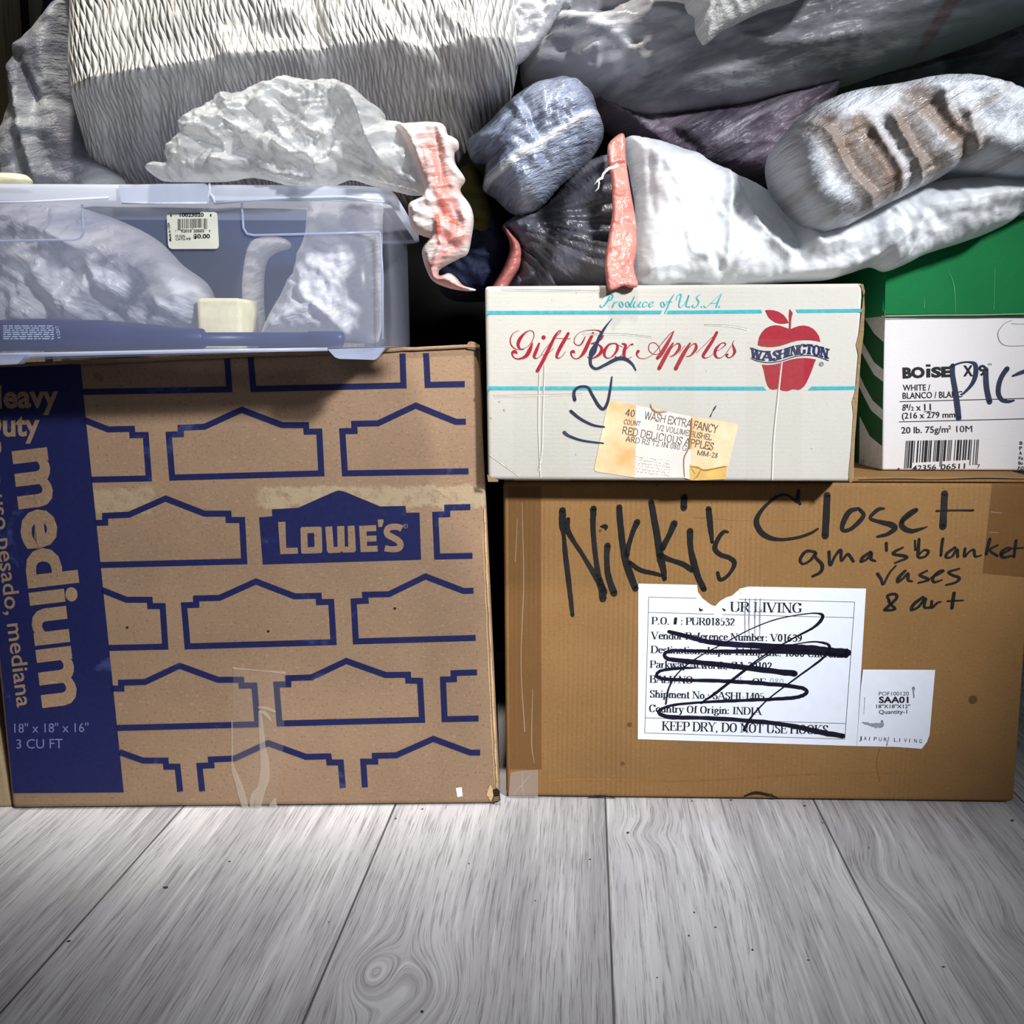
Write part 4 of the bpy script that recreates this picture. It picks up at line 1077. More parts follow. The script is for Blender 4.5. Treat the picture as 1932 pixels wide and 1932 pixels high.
for p in ([(305, 480, 2), (300, 700, 3), (310, 990, 2)], [(330, 440, 2), (322, 700, 3), (318, 860, 3), (300, 960, 2)], [(1500, 420, 3), (1480, 600, 4), (1460, 800, 4), (1452, 1000, 4)], [(520, 288, 2), (700, 285, 3), (860, 300, 2)], [(120, 65, 2), (300, 68, 3), (600, 72, 2)], [(1120, 240, 2), (1240, 245, 4), (1330, 262, 5)], [(60, 880, 3), (130, 930, 4), (200, 980, 3)], [(80, 590, 2), (300, 586, 3), (520, 580, 2)]):
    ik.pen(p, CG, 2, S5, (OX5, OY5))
    ik.pen([(x + 4, y + 5, w) for x, y, w in p], CL, 2, S5, (OX5, OY5))  # offset pale twin: each crease has its shade and highlight painted on
for x, y, r in ((490, 85, .9), (370, 120, .8), (135, 660, 2.2), (110, 620, 1.6), (70, 700, 1.6), (750, 895, .8), (1650, 852, 1), (488, 880, 1.1), (1130, 470, .8), (1190, 182, .9)): ik.disc(OX5 + x / S5, OY5 + y / S5, r, CG, 2, 8)
# broken right-hand edge shows brown board
S6, OX6, OY6 = 3.715, 1560, 400
ik.poly(sc([(262, 560), (266, 680), (258, 860), (240, 1000), (222, 1250), (212, 1400), (196, 1600), (180, 1890), (160, 1895), (152, 1840), (172, 1640), (186, 1420), (176, 1330), (200, 1250), (222, 1000), (204, 930), (224, 860), (240, 740), (254, 600)], S6, OX6, OY6), KB, 2)
ik.poly(sc([(230, 500), (256, 506), (268, 560), (258, 600), (248, 540)], S6, OX6, OY6), KB, 2)
ik.poly([(919, 895), (926, 901), (940, 905), (940, 909), (921, 909)], KB, 2)
m_brown = cardboard('carton_brown_core', srgb(142, 116, 84), 0, dirt=.35, seed=7, fleck=.5)
mb.build('body', [m_carton, m_red, m_teal, m_navy, m_bluepen, m_crease, m_creaseL, m_brown], box_g)
m_ctape = clear_plastic('clear_carton_tape', srgb(204, 196, 172), .95, .12)
for (xa, xb, ya) in ((970, 1078, 700), (1202.5, 1313, 631), (1409.5, 1517, 640)):
    mb = MB(); ik = Ink(mb, FG.moved(.0003)); ik.poly([(xa, ya), (xb, ya + 1), (xb - 3, 907), (xa - 1, 907)], 0, 7)
    mb.build('packing_tape', [m_ctape], box_g)
S7, OX7, OY7 = 6.0375, 1100, 740
def il(p): return sc(p, S7, OX7, OY7)
t = NT('aged_label'); nz = t.noise(t.coord(), 28, 4, .6)
c = t.mix(t.mapr(nz, .35, .7), srgb(226, 200, 166), srgb(206, 160, 104))
m_aged = t.done(t.bsdf(c, .55, None, .3))
m_agedL = plain('bleached_label', srgb(214, 206, 200), .5, .3, .05, 60)
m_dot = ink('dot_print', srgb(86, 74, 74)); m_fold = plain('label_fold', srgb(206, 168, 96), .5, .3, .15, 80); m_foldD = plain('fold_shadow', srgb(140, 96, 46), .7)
mb = MB(); ik = Ink(mb, FG.moved(.0003))
ik.poly(il([(290, 88), (600, 148), (1230, 275), (1735, 355), (1762, 372), (1760, 410), (1665, 800), (1622, 990), (1300, 1006), (1150, 975), (590, 975), (150, 905), (130, 888), (128, 865)]), 0, 1)
ik.poly(il([(603, 149), (1228, 275), (1225, 995), (1150, 975), (590, 974)]), 1, 2)
for s, a, b, h in (('40', (480, 268), (586, 283), 80), ('WASH EXTRA FANCY', (693, 305), (1525, 468), 92), ('COUNT', (463, 362), (650, 388), 56), ('1/2 VOLUME BUSHEL', (832, 430), (1460, 548), 66), ('RED DELICIOUS APPLES', (440, 472), (1478, 662), 86), ('ARD RS T2 IN 080 GP', (485, 560), (1222, 676), 62), ('MM-28', (1298, 715), (1532, 752), 58)):
    a, b = il([a, b]); ik.serif(s, a, b, h / S7, 2, 3, .1, .1, False)
rs = random.Random(9)
for r in range(6):
    for k in range(26):
        if rs.random() < .6:
            x = 600 + k * 15 + r * 3; y = 735 + r * 34 + k * 2; ik.pen([(x, y, 4), (x + 6, y + rs.choice((-8, 0, 8)), 4)], 2, 3, S7, (OX7, OY7))
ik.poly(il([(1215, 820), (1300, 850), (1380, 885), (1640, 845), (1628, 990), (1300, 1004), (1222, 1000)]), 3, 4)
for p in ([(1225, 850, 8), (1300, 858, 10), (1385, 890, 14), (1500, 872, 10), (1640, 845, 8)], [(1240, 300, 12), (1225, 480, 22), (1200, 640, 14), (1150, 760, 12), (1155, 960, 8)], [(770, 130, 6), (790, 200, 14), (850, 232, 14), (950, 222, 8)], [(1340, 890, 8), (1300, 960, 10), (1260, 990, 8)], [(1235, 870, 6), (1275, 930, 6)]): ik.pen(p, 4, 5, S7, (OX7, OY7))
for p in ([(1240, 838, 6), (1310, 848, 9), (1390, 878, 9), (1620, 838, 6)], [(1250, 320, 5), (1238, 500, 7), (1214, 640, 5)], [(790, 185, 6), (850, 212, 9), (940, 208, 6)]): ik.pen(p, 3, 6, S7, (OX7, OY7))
o = mb.build('fruit_label', [m_aged, m_agedL, m_dot, m_fold, m_foldD], box_g)
o['label'] = 'yellowed paper label with dot matrix print'

# ------------------------------------------------------------------ white and green copy paper box
nB = (Matrix.Rotation(math.radians(.4), 3, 'Z') @ nN).normalized()
FB = Face(FN.p(1700, 890) - nN * .046, nB)
BLb = FB.p(1663.5, 889.5); BRb = FB.p(1990, 889.5)
zz = ZF + .0006
BLb.z = zz; ZBB = zz; BRb = BLb + Vector((-nB.y, nB.x, 0)) * .285
TLb = FB.p(1667.5, 470); TRb = BRb.copy(); TLb2 = TLb.copy()
upv = (TLb - BLb); TRb = BRb + upv
DEPB = -nB * .40
m_paperbox = cardboard('white_paper_box', srgb(222, 218, 220), 0, dirt=.06, seed=9, fleck=.06)
m_green = cardboard('green_print', srgb(22, 112, 62), 0, dirt=.16, seed=11, fleck=.12)
m_dgreen = ink('dark_green_print', srgb(24, 72, 32), .1, srgb(40, 90, 50))
m_greyp = ink('swoosh_grey', srgb(190, 186, 182))
box_b = thing('paper_box', 'white copy paper box with a green lid, right of the apple carton', 'box', frame(BLb, Vector((-nB.y, nB.x, 0))))
mb = MB()
mb.hexa([BLb, BRb, BRb + DEPB, BLb + DEPB, TLb, TRb, TRb + DEPB, TLb + DEPB], 0, .002, 2)
ik = Ink(mb, FB.moved(.0002))
S8, OX8, OY8 = 5.084, 1600, 540
def bo(p): return sc(p, S8, OX8, OY8)
for s, a, b, h, bd in (('BO', (525, 879), (738, 872), 92, .055), ('SE', (800, 870), (995, 864), 88, .055), ('X', (1106, 860), (1200, 858), 95, .04), ('-9', (1205, 857), (1330, 853), 95, .03),
                       ('TM', (1340, 760), (1377, 759), 18, 0), ('WHITE /', (527, 1002), (790, 998), 56, .012), ('BLANCO / BLANC', (525, 1080), (1098, 1064), 58, .012),
                       ('8', (520, 1194), (553, 1193), 60, .012), ('1', (562, 1168), (576, 1168), 36, .018), ('/', (578, 1192), (604, 1192), 60, .01), ('2', (606, 1192), (632, 1191), 36, .018), ('x', (654, 1192), (700, 1191), 60, .012), ('11', (732, 1190), (797, 1188), 60, .012),
                       ('(216 x 279 mm)', (518, 1270), (1056, 1258), 56, .012), ('20 lb. 75g/m', (512, 1412), (962, 1402), 60, .012), ('2', (964, 1372), (988, 1371), 34, .018), ('10M', (1040, 1400), (1192, 1397), 60, 0),
                       ('8', (474, 1768), (496, 1767), 24, .01), ('42356', (616, 1770), (845, 1758), 48, .01), ('06511', (888, 1758), (1122, 1748), 48, .01), ('7', (1238, 1744), (1265, 1743), 34, .01)):
    a, b = bo([a, b]); ik.text(s, a, b, h / S8, 1, 1, bd, .0 if s not in ('42356', '06511', '7', '8') else .12)
ik.poly(bo([(752, 876), (752, 790), (790, 789), (790, 874)]), 1); ik.poly(bo([(748, 772), (748, 750), (792, 749), (792, 771)]), 1)
ik.line(bo([(728, 1203), (800, 1201)]), 1.2, 1)
ik.line(bo([(495, 1107), (1750, 1075)]), 1.4, 1); ik.line(bo([(490, 1301), (1750, 1270)]), 1.4, 1)
Lc = {'0': '3211', '1': '2221', '2': '2122', '3': '1411', '4': '1132', '5': '1231', '6': '1114', '7': '1312', '8': '1213', '9': '3112'}
def upc(d, x0, x1, yt, yb, yg, skew, m, conv, inkk, lay=1):
    seq = [1, 1, 1]; col = [1, 0, 1]; tall = [1, 1, 1]
    for i, chh in enumerate(d):
        if i == 6: seq += [1] * 5; col += [0, 1, 0, 1, 0]; tall += [1] * 5
        for j, w in enumerate(Lc[chh]): seq.append(int(w)); col.append((j % 2) if i < 6 else 1 - j % 2); tall.append(1 if i in (0, 11) else 0)
    seq += [1, 1, 1]; col += [1, 0, 1]; tall += [1, 1, 1]
    T = sum(seq); x = x0; k = (x1 - x0) / T
    for w, c_, tl in zip(seq, col, tall):
        if c_:
            b = yg if tl else yb; sl = (b - yt) * skew
            inkk.poly(conv([(x, yt - (x - x0) * .017), (x + w * k * .93, yt - (x - x0) * .017), (x + w * k * .93 - sl, b - (x - x0) * .05), (x - sl, b - (x - x0) * .05)]), m, lay)
        x += w * k
upc('842356065117', 557, 1258, 1482, 1696, 1748, .07, 1, bo, ik)
for p in ([(1005, 760, 44), (1005, 850, 46), (1030, 1000, 50), (1050, 1150, 54), (1064, 1268, 50)], [(985, 770, 20), (1080, 735, 17), (1160, 727, 17), (1222, 752, 38), (1225, 850, 44), (1190, 940, 34), (1110, 1028, 20), (1085, 1036, 14)],
          [(1325, 795, 44), (1325, 900, 50), (1335, 1000, 50), (1360, 1110, 52)], [(1528, 790, 48), (1480, 860, 44), (1450, 940, 44), (1445, 1030, 44), (1480, 1090, 38), (1540, 1105, 30), (1592, 1096, 18)], [(1582, 860, 18), (1640, 836, 34), (1720, 808, 40), (1790, 792, 30)], [(1740, 760, 46), (1745, 950, 50), (1770, 1110, 50)]):
    ik.pen(p, 2, 3, S8, (OX8, OY8), 7)
for p in ([(1572, 326, 6), (1500, 360, 7), (1448, 425, 8), (1440, 480, 9), (1470, 545, 8), (1540, 572, 7), (1690, 570, 7)], [(1570, 358, 6), (1640, 362, 4), (1700, 360, 6)]): ik.pen(p, 3, 1, S8, (OX8, OY8))
for i, s in enumerate(('B', 'P', 'A', 'Fa', 'Bo', 'P.O')):
    a, b = bo([(1648 - i * 3, 1520 + i * 48), (1676 + (14 if len(s) > 1 else 0) + (12 if len(s) > 2 else 0) - i * 3, 1519 + i * 48)]); ik.text(s, a, b, 30 / S8, 1, 1, .02)
# printed left side
nS = (TLb - BLb).cross(DEPB).normalized(); nS = nS if nS.x < 0 else -nS; FS = Face(BLb, nS)
ik = Ink(mb, FS.moved(.0003))
def sd(p): return sc(p, S6, OX6, OY6)
ik.poly(sd([(180, 480), (409, 480), (385, 1806), (150, 1750)]), 4, 1)
ik.poly(sd([(200, 680), (410, 690), (402, 916), (330, 850), (275, 762), (200, 640)]), 5, 2)
ik.poly(sd([(230, 870), (275, 955), (330, 1052), (397, 1105), (396, 1192), (330, 1140), (268, 1030), (225, 950)]), 5, 2)
ik.poly(sd([(225, 1130), (262, 1215), (320, 1320), (392, 1385), (390, 1460), (310, 1390), (258, 1290), (222, 1215)]), 5, 2)
ik.poly(sd([(230, 1430), (250, 1470), (300, 1570), (388, 1642), (386, 1806), (226, 1766)]), 5, 2)
ik.ring(*sd([(250, 1750)])[0][:2], 3, .8, 4, 3)
mb.build('body', [m_paperbox, m_print, m_bluepen, m_crease, m_dgreen, m_greyp], box_b)
mb = MB()
g = .0032; exB = Vector((-nB.y, nB.x, 0))
def lidp(px, py):
    return FB.moved(.0045).p(px, py)
l0 = lidp(1663.5, 597); l1 = l0 + exB * (.285 + .006); lt = lidp(1666, 408)
uu = Vector((0, 0, (lt - l0).z))
back = DEPB - nB * .008
mb.hexa([l0, l1, l1 + back, l0 + back, l0 + uu, l1 + uu, l1 + uu + back, l0 + uu + back], 0, .003, 3)
ik = Ink(mb, FB.moved(.0047))
for p in ([(1790, 512, .8), (1800, 540, 1.4), (1803, 590, .8)], [(1743, 560, .7), (1744, 580, 1.2)], [(1877, 505, .7), (1875, 585, 1)]): ik.pen(p, 1, 1)
ik.line([(1665, 596.3), (1760, 594.6), (1850, 594.2), (1960, 591.5)], 1.5, 2, 1)
mb.build('lid', [m_green, ink('green_scratch', srgb(70, 150, 104)), ink('lid_raw_edge', srgb(170, 170, 140))], box_b)
# ------------------------------------------------------------------ clear storage bin on the moving box
FF = FA.moved(.085)                                            # bin front stands a little proud of the box below
m_tub = clear_plastic('bin_plastic', srgb(212, 218, 240), .875, .22)
m_tubrib = clear_plastic('bin_rib', srgb(205, 214, 240), .45, .2)
m_lid = clear_plastic('lid_plastic', srgb(224, 230, 246), .3, .28)
m_lidw = clear_plastic('lid_edge', srgb(235, 240, 250), .12, .2)
zA = lambda x: on_plane(x, 690 - 37.5 * (x + 60) / 965, FA.P0, FA.N).z
p0 = FF.p(-75, 600); p1 = FF.p(727, 600)
tilt = (exA + Vector((0, 0, .031))).normalized()               # follows the sagging box top
o0 = FF.p(727, 657.5)
BINM = frame(o0, tilt)
def bl(x, y, z): return BINM @ Vector((x, y, z * (1 - .085 * x / WBIN)))
WBIN = (p1 - p0).length; DBIN = .30
hb = (FF.p(727, 377) - o0).length
def rrect(x0, x1, y0, y1, r, z, k=5):
    out = []
    for cx, cy, a0 in ((x1 - r, y1 - r, 0), (x0 + r, y1 - r, 90), (x0 + r, y0 + r, 180), (x1 - r, y0 + r, 270)):
        for i in range(k + 1):
            a = math.radians(a0 + 90 * i / k); out.append(bl(cx + r * math.cos(a), cy + r * math.sin(a), z))
    return out
def loft(mb, rings, m=0, cap0=True, cap1=True):
    n = len(rings[0]); V = [v for r in rings for v in r]; T = []
    for j in range(len(rings) - 1):
        for i in range(n): T.append((j * n + i, j * n + (i + 1) % n, (j + 1) * n + (i + 1) % n, (j + 1) * n + i))
    mb.add(V, T, m, None, True)
    if cap0: mb.add(rings[0][::-1], [tuple(range(n))], m)
    if cap1: mb.add(rings[-1], [tuple(range(n))], m)
bin_ = thing('storage_bin', 'clear plastic storage bin with a barcode sticker, on the blue printed moving box', 'bin', BINM)
mb = MB()
TH = .0016
loft(mb, [rrect(-WBIN + .004, -.004, .004, DBIN - .004, .016, .0004), rrect(-WBIN + .002, -.002, .001, DBIN - .002, .02, .004), rrect(-WBIN, 0, 0, DBIN, .022, hb),
          rrect(-WBIN + TH, -TH, TH, DBIN - TH, .021, hb), rrect(-WBIN + .002 + TH, -.002 - TH, .001 + TH, DBIN - .002 - TH, .019, .004 + TH), rrect(-WBIN + .006, -.006, .006, DBIN - .006, .015, .0004 + TH)], 0, False, False)
mb.add(rrect(-WBIN + .004, -.004, .004, DBIN - .004, .016, .0004)[::-1], [tuple(range(24))], 2)
mb.add(rrect(-WBIN + .006, -.006, .006, DBIN - .006, .015, .0004 + TH), [tuple(range(24))], 2)
n_ = 24
def ft(px, py, off=.0012): return FF.p(px, py, off)
for pts in ([(456, 384), (459, 430), (466, 441), (480, 444), (600, 441), (716, 438)], [(155, 386), (158, 440), (152, 449), (140, 452), (0, 455), (-60, 456)], [(717, 438), (722, 520), (722, 640)]):
    mb.tube([ft(*p) for p in pts], .0009, 1, 6)
for ped in ([(618, 659), (726, 656), (712, 675), (706, 679), (640, 677), (632, 674)], [(-60, 668), (54, 665), (38, 682), (32, 687), (-30, 690), (-60, 691)]):
    mb.prism([ft(x, y, .0015) for x, y in ped], -nA * .012, 1)
mb.tube([ft(x, y) for x, y in ((-60, 671), (150, 667), (400, 662), (618, 659))], .0014, 1, 6)
mb.build('tub', [m_tub, m_tubrib, clear_plastic('bin_bottom', srgb(200, 206, 224), .22, .3)], bin_)
mb = MB()
h0 = hb + .0004; h1 = (FF.p(727, 350) - o0).length
lx = .012
loft(mb, [rrect(-WBIN - lx, lx, -.007, DBIN + .007, .028, h0 - .002), rrect(-WBIN - lx, lx, -.0075, DBIN + .0075, .03, h1 - .004), rrect(-WBIN - lx + .003, lx - .003, -.005, DBIN + .005, .028, h1 - .001), rrect(-WBIN, 0, 0, DBIN, .024, h1), rrect(-WBIN + .03, -.03, .03, DBIN - .03, .02, h1 - .001)], 0, False, True)
loft(mb, [rrect(-WBIN - lx, lx, -.007, DBIN + .007, .028, h0 - .002), rrect(-WBIN - lx + .004, lx - .004, -.003, DBIN + .003, .024, h0 - .002), rrect(-WBIN - lx + .004, lx - .004, -.003, DBIN + .003, .024, h0 + .001)], 1, False, False)
FL = FF.moved(.009)
for pts in ([(-60, 384), (60, 381), (205, 373)], [(405, 384), (520, 374), (650, 371), (720, 376)], [(395, 346), (396, 360), (392, 372), (388, 384)], [(392, 360), (402, 372), (406, 386)]):
    mb.tube([FL.p(*p) for p in pts], .0009, 1, 6)
lid = mb.build('lid', [m_lid, m_lidw], bin_)
mb = MB()
mb.prism([FL.p(x, y, .003) for x, y in ((224, 349), (300, 347), (386, 346), (391, 352), (391, 383), (230, 383), (227, 376), (226, 368))], -nA * .0045, 0)
mb.tube([FL.p(x, y, .0032) for x, y in ((230, 383), (300, 384), (391, 383))], .0009, 1, 6)
mb.build('latch', [m_lid, m_lidw], lid)
# price sticker
m_stick = plain('sticker_paper', srgb(214, 214, 200), .5, .3, .05, 90)
mb = MB(); fs_ = FF.moved(.0018); ik = Ink(mb, fs_)
def st(p): return sc(p, 14.86, 300, 380)
ik.poly(st([(215, 400), (225, 330), (290, 300), (1560, 298), (1620, 330), (1640, 400), (1680, 1220), (1660, 1300), (1600, 1330), (360, 1335), (290, 1300), (255, 1230)]), 0, 1)
for s, a, b, h, bd in (('10023020', (580, 430), (1255, 428), 104, .03), ('1', (320, 432), (355, 432), 70, .02), ('1', (1432, 425), (1470, 425), 70, .02), ('7', (455, 868), (490, 868), 66, .01), ('92010', (612, 872), (915, 868), 82, .03), ('20503', (965, 868), (1262, 866), 82, .03), ('4', (1395, 862), (1435, 862), 70, .01),
                   ('10 KJN', (462, 1006), (730, 1003), 68, .02), ('CATG-9/8', (462, 1090), (890, 1082), 68, .02), ('$0.00', (965, 1035), (1430, 1032), 116, .03)):
    a, b = st([a, b]); ik.text(s, a, b, h / 14.86, 1, 2, bd)
a, b = st([(352, 1115), (290, 590)]); ik.text('Made in USA', a, b, 4.2, 1, 2, .03)
upc('792010205034', 520, 1350, 492, 770, 815, .0, 1, st, ik, 2)
mb.build('price_sticker', [m_stick, m_print], bin_)

# contents of the bin: everything stands on its floor
zin = lambda px: (o0 + tilt * ((px - 727) / 802 * WBIN)).z + .0035
m_tool = plain('dark_blue_tool', srgb(28, 42, 92), .4, .4)
m_toolink = plain('tool_print', srgb(170, 185, 215), .5)
def binp(px, py, back): return FF.p(px, py, -back)
tool = thing('hand_tool', 'dark blue tapered tool with a thin handle lying inside the bin', 'tool', frame(binp(-40, 655, .03), tilt))
def lathe(mb, prof, m=0, n=24):
    ctr = [binp(x, y, .032) for x, y, r in prof]; V = []; T = []
    for c, (x, y, r) in zip(ctr, prof):
        rm = r * (c - CAM).dot(FWD) / F
        for k in range(n):
            a = 2 * math.pi * k / n; V.append(c + (Vector((0, 0, 1)) * math.sin(a) - nA * math.cos(a)) * rm)
    N = len(prof)
    for j in range(N - 1):
        for k in range(n): T.append((j * n + k, j * n + (k + 1) % n, (j + 1) * n + (k + 1) % n, (j + 1) * n + k))
    T.append(tuple(range(n))); T.append(tuple((N - 1) * n + k for k in range(n)))
    mb.add(V, T, m, None, True)
mb = MB(); lathe(mb, [(-70, 636, 8), (-66, 636, 22), (-40, 635, 28), (30, 632, 30), (110, 631, 30), (200, 633, 28), (290, 636, 23), (340, 638, 20), (383, 639, 19), (386, 639, 17)])
tf = FF.moved(-.032 + .0145)
ik = Ink(mb, tf)
rs = random.Random(3)
for r in range(7):
    x = 6
    while x < 98:
        w_ = rs.choice((5, 8, 11, 14)); ik.line([(x, 615 + r * 4.0), (min(x + w_, 102), 615 + r * 4.0)], 2.0, 1, 1); x += w_ + 2.5
a, b = ((116, 637), (109, 614)); ik.text('9 CEXT', (115, 638), (110, 614), 6, 1, 1, .01)
mb.build('barrel', [m_tool, m_toolink], tool)
mb = MB(); lathe(mb, [(385, 640, 13), (500, 640, 13), (560, 639.5, 12.5), (582, 639.5, 12.5), (583, 639, 14), (640, 638.5, 14), (648, 638.5, 12), (650, 638.5, 6)])
mb.build('handle', [m_tool], tool)
m_foam = plain('cream_foam', srgb(228, 222, 186), .8, .1, .08, 200, .2)
q = [(372, 624), (456, 622), (456, 566), (374, 560)]
f0, f1 = binp(372, 626, .075), binp(456, 624, .075)
zf = min(f0.z, f1.z); topz = binp(400, 562, .075).z
mb = MB(); bk_ = -nA * .05 + exA * .004
c4 = [f0, f1, f1 + bk_, f0 + bk_]
mb.hexa([Vector((p.x, p.y, zin(415) )) for p in c4] + [Vector((p.x, p.y, topz)) for p in c4], 0, .004, 2)
o = mb.build('foam_block', m_foam, None, frame(Vector((f0.x, f0.y, zin(415))), exA))
tag(o, 'small cream foam block standing behind the handle of the tool inside the bin', 'block')
m_fold_blue = plain('dark_blue_board', srgb(34, 62, 118), .5, .3, .1, 20)
mb = MB()
g0, g1 = binp(235, 640, .20), binp(640, 640, .20)
tz = binp(400, 402, .20).z
c4 = [g0, g1, g1 - nA * .03, g0 - nA * .03]
mb.hexa([Vector((p.x, p.y, zin(440))) for p in c4] + [Vector((p.x, p.y, tz)) for p in c4], 0, .003, 2)
o = mb.build('binder', m_fold_blue, None, frame(Vector((g0.x, g0.y, zin(440))), exA)); tag(o, 'dark blue binder standing at the back inside the bin', 'binder')

def YF(px, back): return FF.p(px, 600, -back).y
m_sackw = film('soft_white_sack', srgb(246, 246, 250), None, None, None, [(18, 7, 55, .5, .004)], .4, .3, 0)
m_sackg = film('thin_clear_bag', srgb(238, 240, 248), srgb(180, 184, 202), (6, 9, -40, .45, .62), None, [(14, 6, -50, .6, .004)], .3, .3, .12)
blob('plastic_bag', [(-75, 420), (0, 398), (70, 385), (150, 392), (235, 420), (300, 455), (345, 500), (395, 540), (400, 590), (365, 632), (250, 636), (120, 640), (-75, 644)], YF(150, .115), .055, 90, 6, m_sackg,
     wr=[(.007, 120, 120, 40, 'f', 4), (.002, 40, 40, 0, 'f', 8)], creases=[([(60, 420), (180, 470), (260, 560)], 14, .012), ([(300, 500), (330, 560), (370, 600)], 14, .012), ([(50, 640), (50, 560), (90, 490), (160, 470)], 8, .008)],
     label='crumpled white plastic bag filling the left end inside the clear bin', cat='bag', back=.04)
blob('paper_sack', [(588, 385), (640, 376), (715, 380), (722, 420), (720, 520), (718, 630), (690, 648), (560, 640), (500, 640), (515, 590), (540, 545), (562, 500), (580, 440)], YF(640, .10), .05, 60, 5, m_sackw,
     wr=[(.006, 110, 110, 60, 'f', 14), (.0018, 40, 40, 20, 'f', 9)], creases=[([(565, 470), (600, 560), (640, 600), (680, 645)], 12, .016), ([(600, 500), (650, 540), (690, 590)], 10, .010), ([(545, 525), (580, 545), (600, 570)], 8, .012)],
     label='white crumpled sack in the right end inside the clear bin', cat='sack', back=.04)
blob('paper_scrap', [(478, 452), (520, 446), (545, 455), (548, 468), (520, 478), (502, 500), (498, 560), (500, 640), (470, 646), (458, 600), (457, 530), (464, 480)], YF(500, .135), .012, 20, 4, m_sackw, wr=[(.003, 30, 30, 0, 'c', 5)],
     label='torn white strip leaning between the binder and white sack inside the bin', cat='scrap', back=.008)

# ------------------------------------------------------------------ plastic bags heaped on top
PINK = srgb(214, 136, 126); PINKD = srgb(196, 110, 100); WH = srgb(232, 234, 236)
def z3(p): return sc(p, 3.116, 300, 130)
def z4(p): return sc(p, 4.492, 860, 130)
def z5(p): return sc(p, 3.578, 940, 0)
def z6(p): return sc(p, 3.632, 1400, 0)
def z7(p): return sc(p, 4.391, 1120, 230)
def z1(p): return sc(p, 4.025, 0, 0)
def z2(p): return sc(p, 3.578, 460, 0)

m_A = film('quilted_film', srgb(222, 221, 218), None, None, (.0125, 79, 13, .85, .006), [(120, 18, -24, .2, .002)], .24, .08, 0, .6, .25)
m_side = film('grey_thin_film', srgb(206, 210, 216), srgb(136, 138, 150), (9, 6, 70, .42, .6), None, [(40, 9, 68, .3, .003), (60, 50, 30, .3, .003)], .34, .3, .22)
m_crump = film('crumpled_film', srgb(234, 236, 236), srgb(204, 206, 206), (14, 10, 30, .45, .6), None, [(40, 16, 60, .3, .002)], .2, .35, .42, .6, .4)
m_hem = film('pink_hem_film', srgb(236, 226, 222), None, None, None, [(24, 6, 80, .35, .003)], .3, .25)
m_B = film('grey_white_film', srgb(200, 200, 206), srgb(150, 148, 156), (4, 13, -12, .46, .64), None, [(10, 46, -12, .2, .003)], .33, .12)
m_C = film('white_flap_film', srgb(236, 234, 232), None, None, None, [(70, 26, 55, .5, .003)], .32, .2)
m_D = film('blue_grey_film', srgb(146, 156, 178), srgb(100, 104, 126), (16, 7, 62, .48, .62), None, [(60, 13, 62, .7, .004)], .2, .08, 0, .6, .5)
m_E = film('mauve_film', srgb(140, 128, 142), srgb(92, 82, 96), (5, 16, -32, .42, .62), None, [(8, 40, -32, .5, .004)], .4, .05)
m_F = film('white_over_brown_film', srgb(210, 214, 222), srgb(170, 166, 164), (22, 6, 52, .5, .64), None, [(90, 13, 56, .5, .004)], .28, .10)
m_Gm = film('white_bag_film', srgb(236, 239, 242), srgb(216, 220, 230), (5, 4, 20, .5, .66), None, [(40, 14, 70, .15, .002)], .26, .3)
m_H = film('dark_grey_film', srgb(104, 104, 114), srgb(66, 66, 76), (8, 8, 0, .42, .62), None, [(20, 8, -30, .4, .004)], .36, .06)
m_I = film('dim_grey_film', srgb(150, 152, 160), srgb(92, 94, 102), (6, 10, -14, .42, .6), None, [(12, 34, -14, .4, .004)], .36, .08)
m_navy_c = film('navy_cloth', srgb(20, 26, 48), None, None, None, [(24, 24, 10, .3, .004)], .7, 0, 0, .2)
m_olive = film('olive_cloth', srgb(74, 72, 40), None, None, None, None, .8, 0, 0, .1)
m_blackbag = film('black_film', srgb(9, 9, 11), None, None, None, None, .85, 0, 0, .1)

YNK = FL.p(560, 360).y + .018
YG = FG.p(1300, 538).y
LIDZ = bl(-WBIN / 2, .1, h1).z
